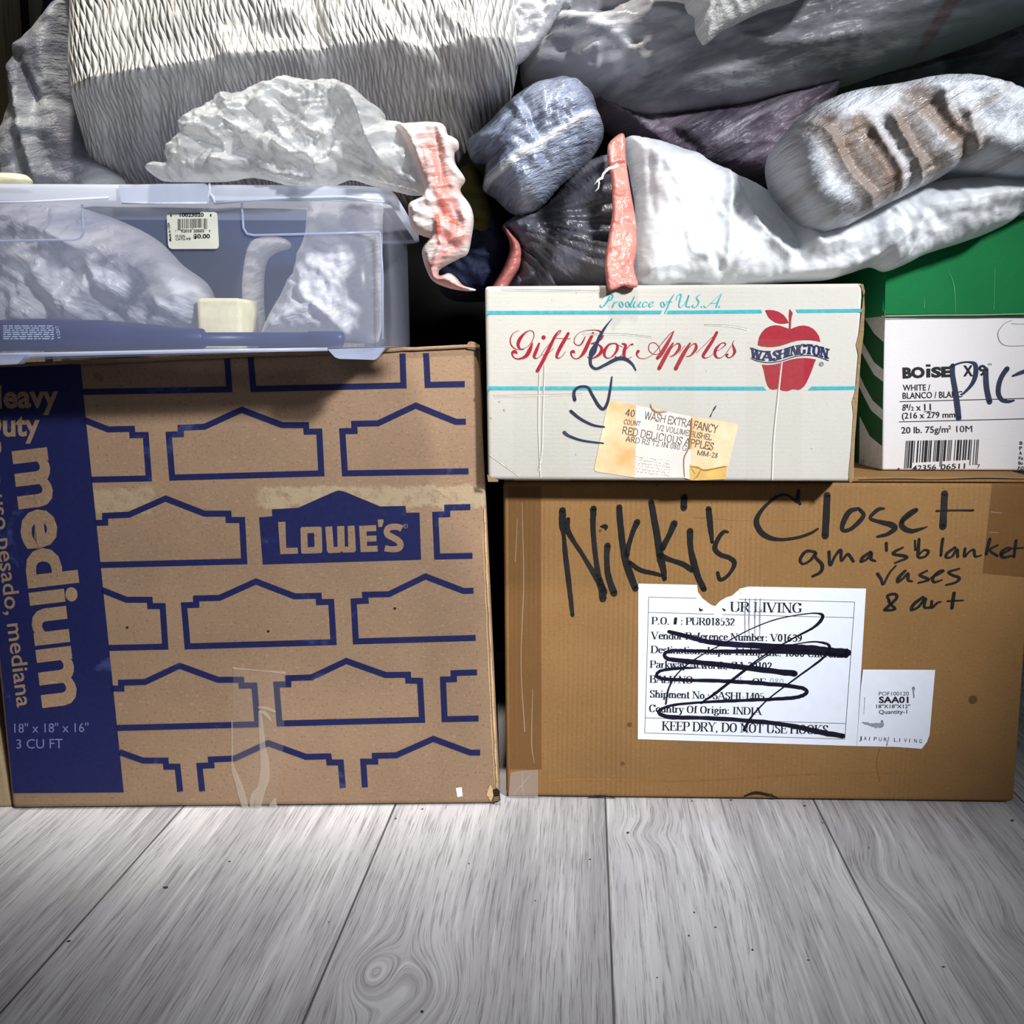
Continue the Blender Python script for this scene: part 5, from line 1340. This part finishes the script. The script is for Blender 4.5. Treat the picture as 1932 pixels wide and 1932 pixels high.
# big quilted bag: leans back above its widest line, tucks under below it, shaped so the shade starts there
def bagA_shape(X, Y):
    b = np.interp(X, [150, 190, 330, 480, 620, 760, 830, 900, 970], [222, 214, 190, 165, 150, 140, 150, 134, 116])
    t = Y - b
    return np.where(t < 0, -t * .00022, .15 * (np.clip(t, 0, 400) / 180.0) ** 1.18) + .004 * pnoise(X / 60, Y / 40, 3)
bagA = thing('trash_bag', 'big quilted white trash bag sitting on the clear bin, its pink drawstring hanging down', 'bag', Matrix.Translation((on_y(560, 380, 1.0).x, 1.0, LIDZ)), 'white trash bags heaped on top')
blob('bag_body', [(165, -190), (166, -40), (172, 80), (173, 190), (188, 280), (212, 385), (330, 412), (520, 420), (700, 416), (800, 385), (862, 300), (905, 240), (950, 196), (968, 170), (980, 100), (974, 20), (966, -80), (955, -190)], .955, .10, 90, 4.5, m_A, bagA,
     wr=[(.012, 190, 190, 0, 'n', 6), (.0012, 40, 200, -24, 'r', 15)], shape=lambda X, Y: bagA_shape(X, Y),
     creases=[([(680, -40), (735, 60), (830, 150), (900, 200)], 16, -.010), ([(640, -40), (652, 60), (668, 130)], 12, .010), ([(600, 20), (625, 80), (640, 140)], 16, -.012), ([(520, 105), (560, 130), (620, 125)], 22, -.010), ([(470, 130), (490, 165), (480, 200)], 16, .008),
              ([(720, 60), (800, 180), (850, 260)], 10, .008), ([(760, -30), (850, 90), (930, 150)], 14, .009), ([(820, 0), (835, 70), (850, 130)], 12, -.010), ([(215, 215), (250, 300), (320, 384)], 9, .006), ([(240, 230), (290, 300), (380, 384)], 9, -.006), ([(262, 200), (330, 300), (430, 384)], 9, .006)],
     power=2.2, back=.11, edge=20)
blob('bag_side', z1([(560, 0), (480, 70), (360, 190), (240, 330), (190, 420), (160, 560), (135, 700), (125, 880), (70, 1060), (25, 1230), (15, 1400), (30, 1540), (300, 1605), (600, 1615), (900, 1600), (960, 1400), (800, 1200), (720, 900), (720, 700), (690, 480), (700, 200), (690, -60), (600, -60)]), .99, .05, 60, 5, m_side, bagA,
     wr=[(.004, 120, 120, 70, 'f', 4), (.0018, 24, 110, 72, 'r', 7)],
     creases=[(z1([(230, 590), (300, 760), (370, 950), (400, 1150), (480, 1400)]), 16, .020), (z1([(310, 560), (420, 780), (420, 1000)]), 10, -.012), (z1([(660, 200), (650, 600), (660, 850)]), 22, -.022), (z1([(560, 850), (600, 980), (640, 1040)]), 8, .006), (z1([(780, 1000), (850, 1200), (960, 1400)]), 7, .008), (z1([(200, 700), (130, 1050), (60, 1300)]), 9, .010)], back=.03)
blob('corner_flap', [(940, -60), (1078, -60), (1079, 12), (1062, 18), (1046, 40), (1036, 58), (1018, 82), (985, 118), (962, 120), (950, 40)], .945, .012, 22, 4, m_B, bagA,
     wr=[(.004, 30, 30, 0, 'c', 9)], creases=[([(1035, 20), (1070, 10)], 8, .006), ([(1040, 60), (1010, 70), (975, 85)], 8, .006), ([(955, 60), (985, 72), (1020, 66)], 9, -.006)], tints=[([(1058, -10), (1068, 8), (1052, 34)], 10, WH, .8)], back=.008)
neck = blob('gathered_neck', z3([(10, 655), (25, 580), (105, 570), (68, 490), (110, 440), (165, 405), (175, 350), (240, 290), (320, 225), (420, 175), (560, 150), (700, 98), (800, 74), (930, 84), (1050, 80), (1150, 140), (1250, 210), (1325, 265), (1345, 325), (1440, 332), (1480, 420), (1530, 560), (1570, 720), (1500, 745), (1400, 725), (1330, 708), (1250, 688), (1130, 652), (1060, 672), (1000, 695), (880, 710), (770, 690), (640, 655), (520, 640), (400, 660), (200, 664)]), YNK, .036, 26, 3.2, m_crump, bagA,
     wr=[(.0085, 120, 120, 20, 'f', 21), (.0022, 36, 36, 50, 'f', 5), (.006, 90, 90, 0, 'n', 3)],
     creases=[(z3([(50, 640), (150, 520), (270, 420), (400, 350), (480, 370), (570, 430), (700, 465), (800, 525), (960, 590), (1000, 690)]), 11, .022), (z3([(390, 460), (400, 640)]), 9, .012), (z3([(300, 560), (380, 480), (350, 620)]), 18, -.014), (z3([(700, 205), (620, 270), (540, 310), (450, 320)]), 12, .014),
              (z3([(720, 230), (830, 285), (960, 265)]), 13, -.016), (z3([(960, 270), (900, 390), (850, 440)]), 12, .014), (z3([(1000, 690), (1050, 560), (1200, 480)]), 10, .016), (z3([(1080, 540), (1140, 590), (1330, 700)]), 9, .012), (z3([(1100, 520), (1200, 560), (1250, 650)]), 16, -.012), (z3([(1150, 200), (1230, 330), (1270, 480), (1350, 600)]), 18, .018), (z3([(850, 520), (900, 560), (930, 610)]), 14, -.010), (z3([(500, 520), (620, 560), (760, 620)]), 18, -.012)],
     tints=[(z3([(250, 430), (390, 440), (520, 430), (640, 465), (760, 510), (900, 570), (960, 600)]), 6, srgb(240, 240, 236), .8)], back=.02, edge=6)
blob('drawstring', z3([(1392, 345), (1470, 326), (1600, 320), (1678, 335), (1700, 390), (1755, 420), (1762, 470), (1738, 495), (1745, 560), (1800, 650), (1772, 715), (1828, 800), (1850, 880), (1838, 990), (1815, 1085), (1760, 1118), (1690, 1155), (1648, 1185), (1650, 1215), (1705, 1200), (1745, 1225), (1790, 1272), (1850, 1292), (1862, 1302), (1800, 1306), (1700, 1288), (1612, 1248), (1572, 1180), (1548, 1100), (1552, 1050), (1592, 1000), (1556, 985), (1490, 950), (1467, 850), (1478, 790), (1560, 735), (1528, 600), (1470, 480), (1420, 400)]), YNK - .022, .018, 15, 2.8, m_hem, bagA,
     wr=[(.0020, 80, 80, 70, 'f', 8), (.0010, 10, 60, 82, 'r', 5)],
     creases=[(z3([(1430, 340), (1520, 480), (1560, 700), (1600, 800)]), 6, .008), (z3([(1620, 330), (1650, 500), (1670, 680)]), 7, -.005), (z3([(1640, 860), (1670, 1030), (1800, 990)]), 6, .007), (z3([(1700, 1030), (1760, 900), (1720, 800)]), 7, -.005), (z3([(1670, 1040), (1640, 1120), (1630, 1200)]), 6, .007), (z3([(1500, 820), (1560, 790), (1620, 800)]), 7, .006)],
     tints=[(z3([(1610, 470), (1640, 600), (1690, 720), (1715, 860), (1740, 960), (1700, 1010)]), 36, PINK, .95, .95), (z3([(1650, 660), (1660, 740), (1690, 900)]), 12, srgb(238, 128, 110), .8, 1.0), (z3([(1800, 1000), (1740, 1070), (1660, 1120), (1600, 1170), (1640, 1230), (1720, 1265), (1790, 1295)]), 14, PINK, .75, .9), (z3([(1645, 880), (1660, 980)]), 5, srgb(224, 84, 62), .9), (z3([(1715, 918), (1740, 915)]), 3, srgb(228, 88, 66), .9), (z3([(1590, 330), (1610, 400)]), 16, srgb(244, 200, 194), .5, 1.0)], back=.006, edge=5)

# long grey-white bag across the upper right
bagB = blob('trash_bag', [(975, -150), (975, 20), (980, 120), (990, 168), (1040, 172), (1110, 196), (1183, 223), (1280, 218), (1390, 203), (1500, 181), (1600, 158), (1700, 126), (1800, 95), (1932, 45), (2050, -20), (2050, -150)], 1.14, .12, 120, 5, m_B,
     wr=[(.012, 120, 60, -10, 'n', 3), (.006, 150, 26, -12, 'r', 5), (.003, 60, 12, -12, 'r', 15)],
     creases=[([(1050, 86), (1115, 83), (1190, 84)], 10, -.020), ([(1115, 84), (1150, 74), (1190, 58)], 12, -.016), ([(1100, 30), (1112, 82)], 7, .010), ([(1195, 86), (1300, 112), (1400, 140), (1560, 120)], 14, .016), ([(1010, 84), (1100, 106), (1160, 140), (1200, 170)], 9, .012), ([(1070, 145), (1100, 165), (1125, 185)], 7, .009), ([(1112, 140), (1115, 170)], 5, .008),
              ([(1000, 110), (1060, 140), (1120, 190), (1200, 205)], 10, -.012), ([(1150, 34), (1240, 26), (1330, 10)], 16, .016), ([(1120, 40), (1170, 24), (1240, 8)], 9, -.012), ([(1330, 92), (1500, 62), (1700, 22), (1880, -20)], 8, .012), ([(1320, 112), (1500, 76), (1700, 38)], 9, -.010), ([(1340, 118), (1450, 112), (1560, 80)], 8, .008), ([(1560, 155), (1700, 90), (1900, 10)], 18, -.012), ([(1480, 60), (1500, 90), (1490, 130)], 7, .006)],
     tints=[([(1345, 82), (1500, 56), (1650, 26), (1800, -10)], 6, srgb(226, 224, 220), .75), ([(1735, 28), (1715, 75), (1705, 105)], 16, srgb(176, 112, 112), .55), ([(1150, 20), (1240, 14)], 24, WH, .5)],
     label='long grey white trash bag stretched across the upper right of the heap', cat='bag', group='white trash bags heaped on top', lean=-.0002, back=.10)
blob('trash_bag', [(1530, 178), (1640, 146), (1760, 106), (1932, 42), (2060, 20), (2060, 215), (1932, 200), (1850, 175), (1760, 160), (1680, 172), (1600, 184)], 1.26, .06, 60, 6, m_I, wr=[(.008, 60, 40, -14, 'n', 4), (.005, 90, 18, -14, 'r', 6)],
     creases=[([(1720, 110), (1760, 140), (1775, 165)], 10, -.012), ([(1600, 170), (1680, 150), (1730, 150)], 7, .009), ([(1790, 90), (1830, 72)], 10, -.02)], tints=[([(1790, 88), (1800, 78), (1822, 68), (1838, 70), (1824, 80), (1800, 90)], 0, srgb(8, 8, 10), 1.0)],
     label='dim grey trash bag at the right edge with a small black tear', cat='bag', group='white trash bags heaped on top', back=.04)
blob('trash_bag', [(1240, -190), (1286, -40), (1291, 4), (1296, 22), (1310, 32), (1311, 58), (1322, 80), (1327, 86), (1340, 78), (1360, 60), (1385, 48), (1440, 22), (1500, 2), (1580, -40), (1640, -190)], .95, .035, 60, 4, m_C, wr=[(.004, 40, 40, 0, 'c', 3), (.002, 10, 26, 55, 'r', 6)],
     creases=[([(1312, -10), (1316, 30), (1318, 62)], 5, .006), ([(1325, 78), (1380, 46), (1440, 20)], 6, .005)], label='white corner of a trash bag pointing down into the frame at top right', cat='bag', group='white trash bags heaped on top', back=.02)
# tied bag end with a pale seam strip
blob('trash_bag', z4([(95, 640), (180, 570), (280, 480), (370, 380), (480, 280), (620, 190), (760, 140), (880, 115), (1000, 135), (1080, 190), (1150, 250), (1200, 400), (1250, 560), (1200, 690), (1130, 780), (1000, 900), (880, 1000), (740, 1160), (620, 1225), (540, 1245), (460, 1220), (360, 1130), (318, 1088), (232, 1025), (238, 900), (245, 800), (150, 790), (108, 720)]), 1.0, .075, 62, 3.6, m_D,
     wr=[(.006, 70, 70, 0, 'n', 5), (.002, 13, 60, 60, 'r', 9), (.0022, 60, 60, 60, 'f', 2)],
     creases=[(z4([(240, 1010), (330, 975), (520, 860), (700, 765), (900, 640), (1060, 530), (1190, 450)]), 9, .008), (z4([(560, 380), (620, 520), (680, 700), (740, 880)]), 12, -.016), (z4([(540, 420), (440, 560), (310, 740)]), 8, -.009), (z4([(500, 420), (640, 700), (720, 820)]), 9, .010), (z4([(245, 800), (235, 1020)]), 8, .008)],
     tints=[(z4([(262, 1010), (330, 975), (520, 860), (710, 780)]), 11, srgb(214, 218, 228), .85), (z4([(720, 740), (900, 640), (1060, 530), (1190, 460)]), 9, srgb(200, 200, 212), .85)],
     label='puffed blue grey trash bag end with a pale seam strip, above the apple carton corner', cat='bag', group='white trash bags heaped on top', back=.06)
blob('trash_bag', [(1085, 175), (1110, 170), (1200, 212), (1300, 212), (1400, 196), (1500, 172), (1570, 160), (1560, 210), (1500, 330), (1440, 350), (1360, 345), (1260, 320), (1180, 270), (1120, 230)], 1.12, .06, 60, 4.5, m_E, wr=[(.008, 80, 30, -20, 'n', 5), (.005, 70, 14, -30, 'r', 9)],
     creases=[([(1100, 190), (1180, 240), (1260, 300)], 9, .014), ([(1130, 180), (1210, 235), (1300, 300)], 9, -.014), ([(1330, 285), (1400, 238), (1480, 198), (1540, 165)], 8, .006)], tints=[([(1325, 288), (1400, 240), (1480, 200), (1545, 166)], 8, srgb(178, 170, 184), .7)],
     label='mauve grey trash bag with a diagonal seam strip, wedged in the middle of the heap', cat='bag', group='white trash bags heaped on top', back=.04)
# right hand bag with sealed corner, dark brown contents showing
blob('trash_bag', z6([(205, 1130), (215, 1040), (260, 950), (400, 800), (560, 700), (760, 640), (1000, 610), (1300, 548), (1500, 560), (1680, 620), (1800, 690), (1932, 760), (2120, 860), (2120, 1275), (1932, 1258), (1800, 1240), (1600, 1205), (1430, 1180), (1300, 1250), (1100, 1350), (900, 1450), (700, 1560), (600, 1590), (500, 1600), (380, 1530), (290, 1400), (230, 1260)]), .868, .06, 52, 4, m_F,
     wr=[(.008, 90, 60, 20, 'n', 8), (.003, 18, 110, 56, 'r', 4), (.001, 8, 34, 56, 'r', 14)],
     creases=[(z6([(330, 890), (470, 1080), (620, 1320), (790, 1500)]), 12, .014), (z6([(430, 930), (600, 1180), (760, 1420)]), 22, -.005), (z6([(830, 920), (950, 1110), (1090, 1340)]), 9, .018), (z6([(730, 990), (860, 1200), (950, 1400)]), 8, .014), (z6([(960, 960), (1090, 1150), (1210, 1260)]), 18, -.006), (z6([(1150, 760), (1230, 920), (1420, 1100)]), 10, .011), (z6([(1100, 830), (1250, 1000), (1370, 1110)]), 20, -.006), (z6([(1330, 880), (1360, 1000), (1420, 1090)]), 8, .012), (z6([(1660, 620), (1760, 800), (1932, 1000)]), 12, .016), (z6([(880, 690), (1100, 720), (1400, 690), (1640, 690)]), 12, .010), (z6([(1460, 940), (1480, 1020), (1440, 1100)]), 20, -.006)],
     tints=[(z6([(440, 960), (620, 1220), (760, 1420)]), 46, srgb(116, 92, 72), .82, .7), (z6([(900, 960), (1050, 1180), (1180, 1240)]), 46, srgb(112, 88, 68), .82, .7), (z6([(1000, 780), (1200, 950), (1370, 1100)]), 38, srgb(116, 92, 72), .8, .7), (z6([(640, 960), (800, 1200), (900, 1380)]), 28, srgb(120, 96, 78), .85, .6), (z6([(1420, 960), (1440, 1060)]), 16, srgb(150, 142, 134), .6), (z6([(800, 1480), (1100, 1310), (1380, 1170)]), 7, srgb(196, 196, 202), .7)],
     label='white trash bag with a sealed corner showing brown contents, lying above the paper box', cat='bag', group='white trash bags heaped on top', back=.07)
def g_shape(X, Y):
    return (540 - Y) * .00026 * np.interp(X, [1200, 1480, 1660], [1, 1, .1])
# open white bag lying in front with its pink hem
bagG = thing('trash_bag', 'white trash bag with a wide pink drawstring hem, draped over the apple carton', 'bag', Matrix.Translation((on_y(1400, 538, .9).x, .9, FG.p(1300, 537).z)), 'white trash bags heaped on top')
blob('bag_body', [(1178, 262), (1240, 267), (1300, 288), (1365, 322), (1430, 352), (1480, 380), (1530, 400), (1620, 390), (1700, 356), (1800, 338), (1940, 328), (2040, 330), (2040, 352), (1932, 398), (1880, 432), (1820, 456), (1745, 480), (1705, 500), (1668, 513), (1640, 505), (1600, 517), (1555, 529), (1480, 533), (1370, 540), (1290, 538), (1202, 540), (1190, 470), (1198, 400), (1188, 330)], YG + .045, .050, 78, 3.8, m_Gm, bagG, shape=g_shape,
     wr=[(.010, 130, 130, 0, 'n', 5), (.0032, 130, 130, 75, 'f', 11), (.0010, 40, 40, 30, 'f', 7)],
     creases=[(z7([(370, 160), (410, 320), (450, 800)]), 6, -.007), (z7([(490, 210), (480, 450)]), 4, .005), (z7([(1060, 450), (1040, 800), (1020, 1200)]), 7, .010), (z7([(1090, 460), (1060, 900), (1030, 1180)]), 4, -.006), (z7([(850, 280), (810, 430)]), 12, .008), (z7([(1100, 560), (1250, 900), (1500, 1130)]), 10, .014), (z7([(700, 900), (740, 1100), (850, 1140)]), 8, .010), (z7([(420, 1240), (640, 1200), (720, 1150)]), 9, .008), (z7([(900, 1150), (1060, 1340)]), 9, -.008), (z7([(1600, 800), (1720, 1040), (1900, 1010)]), 16, .016), (z7([(1450, 850), (1560, 1000), (1600, 1150)]), 14, -.010), ([(1700, 420), (1690, 470), (1670, 508)], 8, .012), ([(1470, 520), (1600, 500), (1690, 440)], 10, .010), ([(1720, 400), (1840, 380), (1932, 370)], 16, .010)],
     tints=[(z6([(1180, 1300), (1500, 1240), (1760, 1330)]), 26, srgb(176, 178, 184), .5)], back=.022, edge=7)
blob('drawstring_hem', [(1146, 280), (1152, 266), (1170, 252), (1179, 258), (1181, 300), (1188, 350), (1200, 420), (1201, 470), (1196, 505), (1204, 538), (1190, 543), (1176, 540), (1160, 546), (1147, 544), (1141, 500), (1149, 440), (1155, 400), (1153, 340), (1147, 310)], YG - .004, .006, 9, 2.6, film('pink_plastic', PINK, PINKD, (16, 12, 0, .45, .6), None, [(20, 16, 10, .3, .003)], 0.3, .15), bagG, shape=g_shape,
     wr=[(.003, 40, 40, 0, 'n', 8), (.001, 24, 24, 0, 'c', 4)], creases=[(z7([(140, 380), (240, 350), (265, 365)]), 5, -.008), (z7([(250, 100), (262, 330)]), 4, .006), (z7([(200, 860), (280, 840), (340, 860)]), 6, -.005), (z7([(270, 380), (350, 760)]), 5, -.004), (z7([(120, 800), (240, 850)]), 4, .003)], tints=[(z7([(130, 200), (145, 330)]), 4, srgb(244, 190, 182), .5)], back=.006, edge=5)
mb = MB()
wy = YG - .013
mb.tube([on_y(1120 + p[0] / 4.391, 230 + p[1] / 4.391, wy) for p in ((200, 355), (165, 380), (130, 385), (105, 405), (80, 430), (70, 465), (40, 480), (5, 520))], [.0016, .0014, .0012, .001, .0009, .0012, .0008, .0004], 0, 6)
mb.tube([on_y(1120 + p[0] / 4.391, 230 + p[1] / 4.391, wy) for p in ((40, 482), (45, 510), (38, 550), (10, 578))], [.0008, .0007, .0006, .0003], 0, 6)
mb.build('torn_thread', [plain('white_thread', srgb(232, 232, 232), .4)], bagG)
# dark bag behind, its neck pulled in
bagH = thing('trash_bag', 'dark grey see through trash bag with a pink hem, behind the pink hemmed white bag', 'bag', Matrix.Translation((on_y(1060, 545, 1.02).x, 1.02, FG.p(1300, 537).z + .001)), 'white trash bags heaped on top')
blob('bag_body', [(946, 428), (980, 405), (1020, 395), (1060, 350), (1100, 310), (1165, 292), (1260, 300), (1360, 330), (1470, 390), (1460, 450), (1400, 540), (1200, 556), (1060, 556), (985, 554), (960, 540), (975, 500), (962, 455)], 1.04, .06, 60, 4, m_H, bagH,
     gather=(940, 425), wr=[(.010, 7, 400, 0, 'rg', 4), (.008, 60, 60, 0, 'n', 6)], creases=[(z4([(900, 1480), (1080, 1450), (1280, 1430)]), 8, .012), (z4([(680, 1320), (900, 1390), (1260, 1380)]), 12, -.012), (z4([(1100, 850), (1200, 920), (1290, 900)]), 8, .010)], back=.04)
blob('drawstring_hem', [(950, 425), (965, 440), (984, 462), (982, 500), (965, 530), (948, 554), (920, 556), (935, 530), (952, 500), (962, 465)], 1.005, .014, 14, 3, film('dull_pink', srgb(176, 106, 100), None, None, None, None, .4, .1), bagH, wr=[(.003, 14, 60, 75, 'r', 3)], back=.006)

# dark cloths deep in the heap, and a black shape added to darken the gap
blob('cloth_bundle', [(820, 420), (860, 395), (920, 385), (955, 400), (975, 440), (972, 500), (950, 556), (900, 570), (840, 560), (815, 500)], 1.09, .06, 50, 5, m_navy_c, wr=[(.010, 70, 34, 40, 'r', 5), (.006, 40, 40, 0, 'n', 3)],
     label='dark navy cloth bundle in the gap between the quilted bag and the apple carton', cat='cloth', back=.05)
blob('cloth_bundle', [(860, 330), (885, 312), (905, 322), (914, 350), (935, 420), (920, 450), (870, 448), (850, 390)], 1.05, .03, 26, 4, m_olive, wr=[(.005, 40, 20, 0, 'n', 5)], label='small olive cloth fold between the pink drawstring and the blue grey bag', cat='cloth', back=.02)
blob('black_bag', [(700, 120), (860, 60), (1000, 90), (1160, 160), (1340, 190), (1560, 220), (1600, 330), (1560, 430), (1300, 480), (1060, 500), (1010, 800), (1000, 1204), (860, 1206), (720, 1204), (690, 800), (690, 420)], 1.40, .06, 90, 9, m_blackbag, wr=[(.015, 90, 90, 0, 'n', 5)],
     label='black bag standing at the back in the dark gap behind the heap', cat='bag', back=.06)
blob('cloth_bundle', [(60, 120), (90, 40), (96, -60), (180, -120), (260, -60), (250, 120), (220, 300), (100, 360)], 1.24, .05, 50, 7, m_navy_c, wr=[(.01, 60, 60, 0, 'n', 5)], label='dark navy cloth behind the quilted bag beside the left wall', cat='cloth', back=.05)
blob('paper_scrap', [(-30, 330), (0, 326), (30, 327), (52, 332), (58, 345), (40, 357), (-30, 357)], YNK + .012, .012, 14, 4, film('cream_paper', srgb(226, 222, 190), None, None, None, None, .6, .1), label='cream scrap lying on the left end of the bin lid', cat='scrap', back=.01)

# crumbs on the floor
m_crumb = plain('dark_crumb', srgb(70, 60, 52), .8)
rs = random.Random(12)
mb = MB()
spots = [(313, 1676, 3.2), (433, 1626, 1.8), (130, 1777, 2.4), (797, 1910, 2), (1185, 1572, 2.6), (1350, 1750, 1.6), (1420, 1793, 1.6), (1300, 1766, 1.5), (1310, 1722, 1.5), (1525, 1812, 1.4), (1113, 1622, 1.5), (1518, 1521, 2), (1306, 1512, 1.6), (1380, 1510, 2), (1910, 1549, 3), (747, 1545, 2), (797, 1527, 2), (1780, 1825, 1.6), (1010, 1700, 1.2), (885, 1630, 1.4), (620, 1740, 1.1), (1640, 1600, 1.2), (1552, 1553, 1.3), (1240, 1845, 1.2)]
for x, y, r in spots:
    c = on_floor(x, y); R = r * .00045
    bm = bmesh.new(); bmesh.ops.create_icosphere(bm, subdivisions=1, radius=1)
    a = rs.uniform(0, 6.3)
    for v in bm.verts:
        k = rs.uniform(.8, 1.15); q_ = v.co * k; v.co = c + Vector((math.cos(a) * q_.x * R * 1.6 - math.sin(a) * q_.y * R, math.sin(a) * q_.x * R * 1.6 + math.cos(a) * q_.y * R, max(0, (q_.z + .8) * R * .6)))
    mb.bm(bm, 0)
o = mb.build('floor_crumbs', m_crumb); tag(o, 'dark crumbs scattered over the grey laminate floor', 'crumbs', None, 'stuff')
# ------------------------------------------------------------------ light
w = bpy.data.worlds.new('world'); SC.world = w; w.use_nodes = True
bg = w.node_tree.nodes['Background']; bg.inputs[0].default_value = (.70, .85, 1.0, 1); bg.inputs[1].default_value = .11
def lamp(name, typ, loc, target, energy, color, **kw):
    l = bpy.data.lights.new(name, typ); l.energy = energy; l.color = color
    for k, v in kw.items(): setattr(l, k, v)
    o = bpy.data.objects.new(name, l); COL.objects.link(o); o.location = loc
    o.rotation_euler = (Vector(target) - Vector(loc)).to_track_quat('-Z', 'Y').to_euler()
    return o
# daylight from the right behind the camera, and a warm ceiling spot over the heap
lamp('window_lamp', 'SPOT', (1.26, -.92, 1.5), (.06, .82, .35), 485, (.97, .985, 1.0), spot_size=math.radians(26), spot_blend=1.0, shadow_soft_size=.11)
lamp('ceiling_lamp', 'SPOT', (-.05, .30, 2.05), (-.2, .95, .70), 160, (1.0, .93, .84), spot_size=math.radians(30), spot_blend=.6, shadow_soft_size=.05)
SC.view_settings.view_transform = 'Standard'; SC.view_settings.look = 'None'
SC.view_settings.exposure = 0.0; SC.view_settings.gamma = 1.0; SC.view_settings.use_curve_mapping = False
